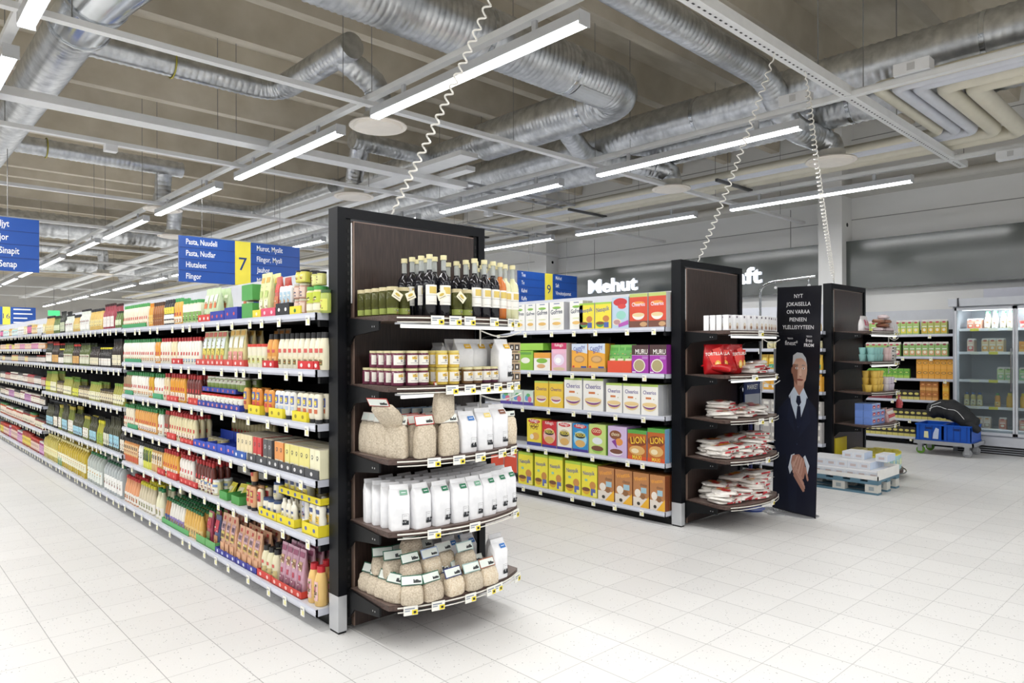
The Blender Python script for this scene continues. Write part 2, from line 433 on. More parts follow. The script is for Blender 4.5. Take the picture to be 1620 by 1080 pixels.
# glossy dark fascia band with the lit words
FASC = two_tone('glossy_grey_fascia', '4d524f', '585d5a', 0.6, 0.13, (1, .5, 1))
k = 0
for y0, y1 in ((-7, -2.2), (-2.2, 5.24), (5.26, 12.0)):
    q = MB(); q.box(12.36, y0 + .004, 2.51, 12.42, y1 - .004, 3.33, FASC)
    q.box(12.42, y0 + .1, 2.6, 12.6, y0 + .16, 3.2, FASC)
    tag(q.build('fascia_panel'), ['glossy grey wall band above the far end of the chilled cabinet', 'glossy grey wall band reflecting lamps, between chilled cabinet and the last letters', 'glossy grey wall band that carries the lit white word Mehut'][k], 'wall panel'); k += 1
GLOW = mat('f4f8ff', 0.4, var=0, emit=2.2, name='lit_letter_face')
def wall_word(txt, yl, z, size, label):
    q = MB(); q.text(txt, size, GLOW, (12.30, yl, z), (0, -1, 0), (0, 0, 1), 'l', 0.022, 1.28)
    n = len(q.v); q.v += [(x + .05, y, z2) for x, y, z2 in q.v]
    edges = {}
    for f in list(q.f):
        for a, b in zip(f, f[1:] + f[:1]): edges[(a, b)] = edges.get((a, b), 0) + 1
    side = mat('e8ecf4', 0.5, var=0, emit=.7, name='lit_letter_side')
    for (a, b) in list(edges):
        if (b, a) not in edges: q.face((b, a, a + n, b + n), side)
    tag(q.build('illuminated_lettering'), label, 'sign')
wall_word('Mehut', 10.55, 2.79, 0.42, 'lit white letters reading Mehut on the grey wall band')
wall_word('Saft', 7.12, 2.74, 0.42, 'lit white letters reading Saft, half hidden behind the second end panel')

# ------------------------------------------------------------------ lighting grid
RAILM = mat('e2e3e3', 0.4, name='white_trunking'); WIRE = mat('8a8a8a', 0.5, 0.5, name='wire')
rail_names = ['over the aisle where the mustard sign hangs', 'over the first and second end panels, nearest run of lamps', 'between the second and third end panels', 'over the juice aisle beside the wall']
for i, x in enumerate(RAILX):
    q = MB(); q.box(x - .035, -6.5, RZ + .04, x + .035, 40, RZ + .085, RAILM); q.box(x - .02, -6.5, RZ + .085, x + .02, 40, RZ + .1, RAILM)
    r = q.build('lamp_rail'); tag(r, 'long white lamp rail ' + rail_names[i], 'ceiling rail')
    for k in range(12):
        y = -1 + k * 3.13 + .3; w = MB(); w.tube([(x, y, RZ + .1), (x, y, 5.62)], .004, WIRE, 4); w.build('suspension_wire', r)
TUBE = mat('fbfcff', 0.4, var=0, emit=11.0, name='lit_diffuser')
HOUS = mat('c9cbce', 0.35, 0.2, name='lamp_housing')
def lamp(x, y, label, group):
    q = MB(); q.box(-.05, -1.25, .006, .05, 1.25, .075, HOUS); q.box(-.052, -1.262, -.018, .052, -1.25, .078, HOUS); q.box(-.052, 1.25, -.018, .052, 1.262, .078, HOUS)
    return q
lampdata = {}
root = empty('strip_lamp')
a = lamp(0, 0, '', '').build('housing', root)
q = MB(); q.box(-.036, -1.248, -.016, .036, 1.248, .006, TUBE); b_ = q.build('diffuser', root)
ch = [a, b_]
for yy in (-.8, .8):
    q = MB(); q.box(-.012, yy - .02, .075, .012, yy + .02, .17, HOUS); ch.append(q.build('hanger', root))
LP = Proto(root, 1, 1, 1, 'ceiling lamp', ch)
for i, x in enumerate([-5.5, -2.35] + RAILX):
    for k in range(-3, 12):
        y = 3.0 + 1.25 + k * 3.13
        if i < 2 and k > 6 or i >= 4 and k == -1: continue  # lamps behind the camera are unseen, kept for the light they add
        g = 'strip lamps along the rail ' + rail_names[max(0, i - 2)]
        if i < 2: g = 'strip lamps over the open side of the shop'
        if k == 0 and i >= 2: lb = 'lit white strip lamp, nearest in view on the rail ' + rail_names[i - 2].replace(', nearest run of lamps', '')
        elif k == 1 and i >= 2: lb = 'lit white strip lamp, second along the rail ' + rail_names[i - 2].replace(', nearest run of lamps', '')
        else: lb = 'lit white strip lamp further along the rail ' + rail_names[max(0, i - 2)].replace(', nearest run of lamps', '')
        if i < 2: lb = 'lit white strip lamp over the open side of the shop'
        LP.place((x, y, RZ - .13), 0, ' '.join(lb.split()[:16]), g if (k > 1 or k < 0 or i < 2) else lb)
        ld = lampdata.setdefault(0, None)
        if ld is None:
            ld = bpy.data.lights.new('lamp_light', 'AREA'); ld.shape = 'RECTANGLE'; ld.size = .07; ld.size_y = 2.45; ld.energy = LAMP_W; ld.color = (1.0, 0.995, 0.985); lampdata[0] = ld
        lo = bpy.data.objects.new('lamp_light', ld); COL.objects.link(lo); lo.location = (x, y, RZ - .150)
for n, y in enumerate([-0.35, 5.62, 8.6, 11.65, 14.6, 17.6, 20.5, 23.8, 29.8, 35]):
    q = MB(); q.box(-8, y - .035, RZ + .0, 12.5, y + .035, RZ + .045, RAILM)
    r = q.build('cross_rail'); tag(r, 'slim white cross rail crossing all lamp rails, ' + ['before the first end panel', 'nearest beyond the end panels', 'second beyond the end panels', 'third beyond the end panels', 'fourth beyond the end panels', 'fifth beyond the end panels', 'sixth beyond the end panels', 'seventh beyond the end panels', 'over the far sign', 'closest to the far wall'][n], 'ceiling rail')
    if n < 5:
        for k in range(7): w = MB(); w.tube([(-1 + k * 2.1, y, RZ + .04), (-1 + k * 2.1, y, 5.62)], .004, WIRE, 4); w.build('suspension_wire', r)
q = MB(); q.box(-8, 7.68, 3.80, 6.35, 7.88, 3.84, RAILM); q.box(-8, 7.68, 3.84, 6.35, 7.70, 3.88, RAILM); q.box(-8, 7.86, 3.84, 6.35, 7.88, 3.88, RAILM)
tag(q.build('cable_trunking'), 'wide white cable trunking crossing above the first shelving', 'cable trunking')
q = MB(); q.box(5.35, 6.6, 3.86, 5.62, 38, 3.92, RAILM)
tag(q.build('cable_trunking'), 'wide white cable trunking running down the shop above the second shelving', 'cable trunking')
q = MB(); q.box(5.85, 7.1, 3.86, 6.0, 32, 3.92, RAILM)
tag(q.build('cable_trunking'), 'narrower white cable trunking beside the wide one above the second shelving', 'cable trunking')
# perforated cable tray the coiled cords hang from
q = MB(); DK = mat('3a3a3c', 0.7, name='tray_slot')
q.box(1.2, 2.52, 3.80, 10.3, 2.62, 3.815, RAILM); q.box(1.2, 2.52, 3.815, 10.3, 2.53, 3.88, RAILM); q.box(1.2, 2.61, 3.815, 10.3, 2.62, 3.88, RAILM)
x = 1.4
while x < 10.2: q.quad([(x, 2.565, 3.7985), (x, 2.58, 3.7985), (x + .03, 2.58, 3.7985), (x + .03, 2.565, 3.7985)], DK); x += .07
r = q.build('cable_tray'); tag(r, 'perforated white cable tray that the coiled cords hang from', 'cable tray')
for k in range(5): w = MB(); w.tube([(2.2 + k * 1.9, 2.57, 3.86), (2.2 + k * 1.9, 2.57, 5.62)], .005, WIRE, 4); w.build('suspension_wire', r)
# cable ladder near the middle
q = MB()
for dy in (0, .3): q.box(6.5, 8.0 + dy, 3.95, 9.0, 8.02 + dy, 3.99, ALU)
for k in range(9): q.box(6.55 + k * .3, 8.0, 3.96, 6.57 + k * .3, 8.3, 3.975, ALU)
tag(q.build('cable_ladder'), 'bare metal cable ladder below the big duct', 'cable ladder')
q = MB()
for dy in (0, .3): q.box(8.2, 9.9 + dy, 3.8, 10.4, 9.92 + dy, 3.84, ALU)
for k in range(8): q.box(8.25 + k * .3, 9.9, 3.81, 8.27 + k * .3, 10.2, 3.825, ALU)
tag(q.build('cable_ladder'), 'bare metal cable ladder nearer the pipes by the wall', 'cable ladder')
for n, (x, y) in enumerate([(2.05, 8.62), (7.55, 8.6)]):
    q = MB(); q.box(x - .06, y - .05, RZ - .07, x + .06, y + .05, RZ + .0, WHITE); tag(q.build('ceiling_sensor'), ['small white sensor box under a cross rail before the first blue sign', 'small white sensor box under a cross rail above the bottles'][n], 'sensor')
for n, (x, y, z) in enumerate([(5.98 + .64, 3.05, RZ + .1), (6.62, 2.02, RZ + .1), (RAILX[3], 1.95, RZ - .06), (.9, 8.95, RZ + .12)]):
    q = MB(); q.box(x - .07, y - .14, z, x + .07, y + .14, z + .1, WHITE); q.box(x - .075, y - .03, z + .02, x + .075, y + .03, z + .08, mat('c4c4c4', .5))
    tag(q.build('junction_box'), ['white junction box on the lamp rail beside the duct bend', 'white junction box on the lamp rail under the beige pipes', 'long white control box under the wall side lamp rail', 'white junction box with a dark cable above a cross rail'][n], 'junction box')
# coiled cords
def coil(a, b, n, r, label):
    a, b = Vector(a), Vector(b); t = (b - a).normalized(); s1 = t.cross(Vector((0, 1, 0.2))).normalized(); s2 = t.cross(s1); pts = []
    N_ = n * 10
    for i in range(N_ + 1):
        u = i / N_; an = 2 * PI * n * u; env = min(1, u * 12, (1 - u) * 12)
        sag = Vector((0, 0, -0.06 * math.sin(PI * u)))
        pts.append(a.lerp(b, u) + sag + (s1 * math.cos(an) + s2 * math.sin(an)) * r * env)
    q = MB(); q.tube(pts, .0055, mat('e6e3dc', 0.5, name='cord_jacket'), 5); tag(q.build('coiled_cord'), label, 'coiled cord')
coil((2.22, 3.37, 2.26), (2.55, 2.57, 3.83), 30, .017, 'white coiled cord rising from the top of the bottle end panel')
coil((5.42, 3.38, 2.27), (5.22, 2.57, 3.80), 26, .02, 'white coiled cord rising from the top of the bread end panel')
coil((8.36, 3.40, 2.27), (5.75, 2.57, 3.80), 52, .02, 'white coiled cord rising from the top of the cup end panel')

# ------------------------------------------------------------------ ducts, diffusers, pipes
def duct(name, pts, r, label, step=.02, ridge=.03, n=24, rad=.4, m=None):
    P = resample(roundpath(pts, rad), step)
    q = MB(); q.tube(P, r, m or DUCT, n, ridge)
    o = q.build(name); 
    if label: tag(o, label, 'air duct')
    return o
def collar(o, pts, r):
    for p, ax in pts:
        q = MB(); d = Vector(ax); p = Vector(p); q.tube([p - d * .025, p - d * .02, p + d * .02, p + d * .025], [r * 1.0, r * 1.035, r * 1.035, r], DUCTS, 22); q.build('collar', o)
Z_ = 4.4
o = duct('air_duct', [(1.0, 4.9, Z_), (6.43, 4.9, Z_), (6.43, 7.4, Z_)], .25, 'thick ribbed duct bending in a U above the first end panel', rad=.45)
collar(o, [((4.2, 4.9, Z_), (1, 0, 0)), ((5.35, 4.9, Z_), (1, 0, 0)), ((6.43, 5.5, Z_), (0, 1, 0))], .25)
q = MB(); 
for i in range(6):
    a0 = -PI * .72 + i * .13; 
    q.quad([(5.42, 4.9 + .257 * math.cos(a0), Z_ + .257 * math.sin(a0)), (5.95, 4.9 + .257 * math.cos(a0), Z_ + .257 * math.sin(a0)), (5.95, 4.9 + .257 * math.cos(a0 + .13), Z_ + .257 * math.sin(a0 + .13)), (5.42, 4.9 + .257 * math.cos(a0 + .13), Z_ + .257 * math.sin(a0 + .13))], mat('c3c6c8', .4, .5))
q.build('access_hatch', o)
q = MB(); q.tube(resample([Vector((6.43, 7.38, Z_)), Vector((6.43, 7.6, Z_)), Vector((6.43, 12.5, Z_))], .022), .19, DUCT, 18, .035); q.build('narrow_run', o)
o = duct('air_duct', [(7.6, -6, 4.36), (7.6, 30, 4.36)], .235, 'long thick ribbed duct nearer the shelves of the pair by the wall', .026)
collar(o, [((7.6, 4.7, 4.36), (0, 1, 0)), ((7.6, 1.7, 4.36), (0, 1, 0))], .235)
o = duct('air_duct', [(8.42, -6, 4.34), (8.42, 30, 4.34)], .235, 'long thick ribbed duct nearer the wall of the pair', .026)
collar(o, [((8.42, 7.7, 4.34), (0, 1, 0)), ((8.42, 3.2, 4.34), (0, 1, 0))], .235)
o = duct('air_duct', [(1.44, 7.1, Z_), (1.44, 24, Z_)], .21, 'thick ribbed duct over the open aisle', .024)
q = MB(); q.tube(roundpath([(1.44, 7.15, Z_), (1.44, 6.35, Z_), (1.75, 5.9, Z_ + .25), (1.9, 5.7, 5.6)], .3, 5), .25, DUCTS, 24); q.build('smooth_bend', o)
collar(o, [((1.44, 7.1, Z_), (0, 1, 0)), ((1.44, 6.5, Z_), (0, 1, 0))], .255)
def branch(pts, r, dp, label, dlabel, tee, z=RZ - .02, rr=.29, capat=None):
    o = duct('air_duct', pts, r, label, .022, .05, 18, .3)
    q = MB(); q.tube(resample(roundpath(tee, .12, 4), .022), r * 1.0, DUCT, 16, .05); q.build('drop', o)
    d = MB(); x, y = dp
    d.tube([(x, y, z + .14), (x, y, z + .05)], r * 1.15, mat('cfcbbf', .5), 20)
    d.loft([(z + .05, .12, .12, 2, x, y), (z + .035, rr * .97, rr * .97, 2, x, y), (z + .02, rr, rr, 2, x, y), (z + .012, rr * .97, rr * .97, 2, x, y), (z + .022, rr * .84, rr * .84, 2, x, y), (z + .0, rr * .8, rr * .8, 2, x, y), (z - .005, rr * .72, rr * .72, 2, x, y)], mat('f0e9de', .5, name='cream_diffuser'), 36)
    tag(d.build('air_diffuser'), dlabel, 'air diffuser')
branch([(1.6, 7.53, Z_), (3.46, 7.53, Z_), (3.46, 5.9, Z_)], .125, (3.85, 6.07), 'slim ribbed duct bending towards the nearest round diffuser', 'round cream ceiling diffuser, largest in view, over the first lamp rail',
       [(3.46, 6.15, Z_), (3.85, 6.07, Z_ - .25), (3.85, 6.07, RZ + .1)])
branch([(1.5, 11.87, Z_), (3.85, 11.87, Z_)], .12, (3.6, 12.0), 'slim ribbed duct with a vertical drop over the mustard sign', 'round cream ceiling diffuser at the drop beyond the mustard sign',
       [(3.6, 11.9, Z_), (3.6, 12.0, Z_ - .2), (3.6, 12.0, RZ + .1)])
branch([(5.0, 8.55, Z_), (6.3, 8.55, Z_)], .125, (5.35, 9.09), 'slim ribbed duct joining the thick bend above the panel', 'round cream ceiling diffuser just above the first end panel',
       [(5.15, 8.55, Z_), (5.3, 8.95, Z_ - .25), (5.35, 9.09, Z_ - .4), (5.35, 9.09, RZ + .1)])
branch([(6.55, 6.0, 4.3), (7.35, 6.3, 4.1), (8.35, 5.75, 4.05)], .13, (8.38, 5.65), 'slim ribbed duct crossing under the pair of ducts', 'round cream ceiling diffuser between the lamp rails by the coiled cord',
       [(8.2, 5.8, 4.05), (8.38, 5.65, 3.98), (8.38, 5.65, RZ + .1)], rr=.27)
branch([(2.2, 3.5, 4.42), (7.15, 3.6, 4.42), (7.75, 3.66, 4.02), (8.5, 3.6, 4.02)], .14, (8.55, 3.51), 'ribbed duct running beside the perforated cable tray', 'round cream ceiling diffuser hung before the wall pillar',
       [(8.4, 3.6, 4.02), (8.55, 3.51, 3.95), (8.55, 3.51, RZ + .1)])
branch([(4.2, 14.5, Z_), (6.2, 14.5, Z_), (6.2, 11.2, Z_)], .13, (4.6, 14.7), 'slim ribbed duct bending back above the pasta sign', 'round cream ceiling diffuser above the pasta sign',
       [(4.6, 14.5, Z_), (4.6, 14.6, Z_ - .2), (4.6, 14.7, RZ + .1)])
branch([(1.5, 23.2, Z_), (5.4, 23.2, Z_)], .14, (5.34, 23.3), 'slim ribbed duct far down the open aisle', 'round cream ceiling diffuser far down the shop',
       [(5.3, 23.2, Z_), (5.34, 23.3, 4.2), (5.34, 23.3, RZ + .1)])
duct('air_duct', [(-6, 20.5, 4.6), (7.5, 20.5, 4.6)], .3, 'thick ribbed duct crossing far beyond the signs', .06, .06, 16)
duct('air_duct', [(-6, 28, 4.5), (9, 28, 4.5)], .28, 'thick ribbed duct crossing close to the far wall', .08, .06, 14)
for n, (x, y) in enumerate([(2.35, 7.53), (1.0, 7.53), (2.0, 11.87)]):
    if n == 1: continue
    q = MB(); q.tube([(x, y + .14 * math.cos(a / 8 * PI), Z_ + .14 * math.sin(a / 8 * PI)) for a in range(17)], .008, mat('b9b04c', .6), 5)
    tag(q.build('duct_strap'), ['yellow strap round the slim duct nearest the ceiling bend', '', 'yellow strap round the slim duct over the mustard sign'][n], 'strap')
NPW = [(9.05, 7.07, 2.49, .05, BEIGE, 'thin beige pipe, innermost'), (9.17, 7.2, 2.35, .055, PIPEW, 'pale grey pipe, second'), (9.29, 7.33, 2.21, .055, PIPEW, 'pale grey pipe, third'), (9.48, 7.5, 2.04, .075, BEIGE, 'beige pipe, fourth'), (9.68, 7.68, 1.84, .085, BEIGE, 'thickest beige pipe, outermost')]
for xf, xn, y, r, m, lb in NPW:
    q = MB(); q.tube(roundpath([(xf, 36, 3.98), (xf, y, 3.98), (xn, y, 3.98), (xn, -6, 3.98)], r * 1.8, 5), r, m, 14); tag(q.build('insulated_pipe'), lb + ' of the five with a Z bend by the wall', 'pipe')
for n, y in enumerate((5.2, 8.0, 11.2)):
    q = MB(); q.box(8.85, y, 3.86, 9.85, y + .04, 3.9, mat('5a5b5c', .5, .5)); tag(q.build('pipe_bracket'), 'dark steel bracket under the wall pipes, ' + ['first', 'second', 'third'][n] + ' from the diffuser', 'bracket')

# ------------------------------------------------------------------ hanging aisle signs
BLUE = mat('1c50a6', 0.35, name='sign_blue', var=.04); BLUEL = mat('12387c', 0.4, name='sign_groove'); YEL = mat('f3e44d', 0.4, name='sign_yellow'); SW = mat('f6f8fb', 0.5, var=0, name='sign_white')
def aisle_sign(cx, y, z0, w, h, num, left, right, label, roff=None):
    r = empty('aisle_sign', (cx, y, z0)); tag(r, label, 'hanging sign')
    q = MB(); nx = .22; x0 = -w / 2; x1 = w / 2; n = 4
    q.box(x0, 0, 0, x1, .03, h, BLUE)
    for i in range(1, n): q.box(x0, -.0015, h * i / n - .004, -nx / 2, 0, h * i / n + .004, BLUEL); q.box(nx / 2, -.0015, h * i / n - .004, x1, 0, h * i / n + .004, BLUEL)
    for a, side in ((x0 + .09, left), (nx / 2 + .09, right)):
        for i, t in enumerate(side):
            if t is None: continue
            if roff and side is right: a = roff[i]
            if t.startswith('#'): q.box(a, -.0025, h * (3 - i) / n + .055, a + float(t[1:]), -.001, h * (3 - i) / n + .1, SW)
            else: q.text(t, .105 * h / .61, SW, (a, -.002, h * (3 - i) / n + .045), (1, 0, 0), (0, 0, 1), 'l', .012, .68)
    q.build('sign_board', r)
    q = MB(); q.box(-nx / 2, -.004, 0, nx / 2, .034, h, YEL); q.text(num, .26, BLUEL, (0, -.0055, h * .34), (1, 0, 0), (0, 0, 1), 'c', 0)
    q.build('number_panel', r)
    for sx in (x0 + .3, x1 - .3): q = MB(); q.tube([(sx, .015, h), (sx, .015, RZ + .05 - z0)], .004, WIRE, 4); q.build('suspension_wire', r)
aisle_sign(3.967, 9.74, 2.41, 1.70, .61, '7', ['Pasta, Nuudeli', 'Pasta, Nudlar', 'Hiutaleet', 'Flingor'], ['Murot, Myslit', 'Flingor, Mysli', 'Jauhot', 'Mjöl'], 'blue and yellow aisle sign 7 for pasta and cereals')
aisle_sign(.72, 9.74, 2.41, 1.70, .61, '6', [None] * 4, ['Öljyt', 'Oljor', 'Sinapit', 'Senap'], 'blue aisle sign for oils and mustard over the open aisle', [.42, .40, .47, .47])
aisle_sign(10.15, 9.74, 2.41, 1.70, .61, '9', ['Tee', 'Te', 'Kahvi', 'Kaffe'], ['Mehut', 'Saft', 'Virvoitusjuomat', None], 'blue and yellow aisle sign 9 for tea, coffee and juices')
aisle_sign(3.83, 29.7, 2.41, 1.70, .61, '16', [None] * 4, ['#.5', '#.55', '#.4', '#.35'], 'small distant blue and yellow aisle sign 16')
q = MB(); q.tube([(5.25, 29.82, 2.95), (5.25, 29.82, RZ + .01)], .01, WIRE, 5); q.box(5.07, 29.8, 2.76, 5.43, 29.85, 2.95, mat('3fae6c', .5, emit=1.5, name='exit_sign_green')); tag(q.build('exit_sign'), 'small glowing green exit sign far down the shop', 'exit sign')

# ------------------------------------------------------------------ gondola shelving
def price_tag_mesh(w=.044, h=.052):
    q = MB(); q.box(-w / 2, -.002, -h, w / 2, 0, 0, TAGW); q.fq(-w * .1, -h * .85, w * .42, -h * .4, -.0026, mat('efe9a8', .6)); q.fq(-w * .42, -h * .35, w * .1, -h * .22, -.0026, mat('9a9a98', .7)); return q
def shelving(x0, y0, y1, shelves, ntags, label, depth=.53, face=-1, top=2.04, tags=True, seed=1, foot=True):
    """one-sided run: lips on the plane x0 (facing -X), from y0 to y1"""
    rs = random.Random(seed)
    r = empty('shelving_unit', (x0, (y0 + y1) / 2, 0)); tag(r, label, 'shelving'); L2 = (y1 - y0) / 2; s = 1 if face < 0 else -1
    def bx(q, a, ya, za, b, yb, zb, m): q.box(min(s * a, s * b), ya, za, max(s * a, s * b), yb, zb, m)
    q = MB(); bx(q, depth, -L2, .1, depth + .02, L2, top - .32, DARK); 
    k = -L2
    q.build('back_panel', r)
    q = MB(); bx(q, depth, -L2, top - .32, depth + .02, L2, top, mat('d9dce4', .5, name='white_header_panel')); q.build('header_panel', r)
    q = MB(); bx(q, .10, -L2, 0, .12, L2, .05, BLACK); q.build('plinth', r)
    for z in shelves:
        d0 = 0 if z > .2 else -.0
        q = MB(); bx(q, .012, -L2 + .004, z - .03, depth, L2 - .004, z, mat('3c3e42', .5, name='shelf_steel') if z > .3 else LIP)
        bx(q, .012, -L2 + .004, z, depth - .05, L2 - .004, z + .002, mat('c8cace', .45, name='shelf_top_grey'))
        sh = q.build('shelf', r)
        q = MB(); bx(q, 0, -L2 + .002, z - .034, .012, L2 - .002, z + .006, LIP); bx(q, -.005, -L2 + .002, z - .022, 0, L2 - .002, z - .004, mat('d4d7e2', .3))
        bx(q, 0, -L2 + .002, z - .034, .3, -L2 + .006, z + .004, LIP)
        q.build('price_rail', sh)
        nj = max(1, round((y1 - y0) / .92))
        for j in range(nj + 1 if z > .3 else 0):
            yj = -L2 + .02 + (2 * L2 - .04) * j / nj; q = MB()
            bx(q, .03, yj - .012, z - .07, depth, yj + .012, z - .03, BLACK); bx(q, .3, yj - .012, z - .12, depth, yj + .012, z - .07, BLACK)
            q.build('bracket', sh)
        if tags:
            pos = -L2 + .12
            gap = (y1 - y0) / ntags
            me = None
            for j in range(ntags):
                yy = -L2 + gap * (j + .5 + rs.uniform(-.3, .3))
                if me is None:
                    o = price_tag_mesh().build('price_tag', sh); me = o.data
                else:
                    o = bpy.data.objects.new('price_tag', me); COL.objects.link(o); o.parent = sh
                o.location = (-.008 * s, yy, z - .010); o.rotation_euler = (0, 0, -PI / 2 * s)
    if foot:
        for yy in (-L2 + .06, 0, L2 - .1): q = MB(); bx(q, .16, yy, 0, .2, yy + .06, .1, ALU); q.build('foot', r)
    return r
SA = [1.695, 1.390, 1.098, .799, .489, .112]
SB = [1.705, 1.330, .972, .536, .105]
SC = [1.728, 1.52, 1.335, 1.03, .765, .44, .105]
SG = [1.685, 1.285, .925, .525, .115]
SR = [1.70, 1.50, 1.25, 1.0, .72, .40, .11]
SJ = [1.717, 1.374, 1.031, .70, .40, .12]
shelving(1.785, 3.43, 7.13, SA, 15, 'black and grey shelving with sauce bottles beside the bottle end panel', seed=1)
shelving(1.785, 7.14, 10.90, SB, 19, 'shelving with oils and dark bottles, middle stretch of the long run', seed=2)
shelving(1.785, 10.91, 14.9, SC, 22, 'shelving with small jars at the far end of the long run', seed=3)
shelving(1.785, 14.91, 26, SC, 10, 'deepest stretch of the long sauce shelving', seed=3, tags=False)
shelving(4.985, 3.43, 5.9, SG, 8, 'shelving with cereal boxes beside the bread end panel', seed=4)
shelving(4.985, 5.91, 14.9, SG, 10, 'cereal aisle shelving, deeper stretch beyond the boxes', seed=4, tags=False)
shelving(8.11, 3.43, 6.5, SR, 6, 'shelving seen in a sliver between the banner and the cup end panel', seed=5)
shelving(8.11, 6.51, 14.9, SR, 6, 'deeper shelving behind the bread end panel', seed=5, tags=False)
for n, xc in enumerate((2.95, 6.16, 9.31)):  # unseen far faces, added as bare boards so the runs cast fuller shadow
    shelving(xc, 3.43, 14.9, SA[:1] + SA[2:3] + SA[-1:], 2, ['backside shelving of the sauce run, turned away', 'backside shelving of the cereal run, turned away', 'backside shelving of the cup end panel run, turned away'][n], face=1, depth=.5, tags=False, foot=False)
shelving(12.02, 3.12, 9.0, SJ, 12, 'juice carton shelving along the wall beside the chilled cabinet', depth=.5, top=2.12, seed=6)
shelving(12.02, 9.01, 26, SJ, 12, 'juice shelving along the wall, further stretch', depth=.5, top=2.12, seed=6, tags=False)

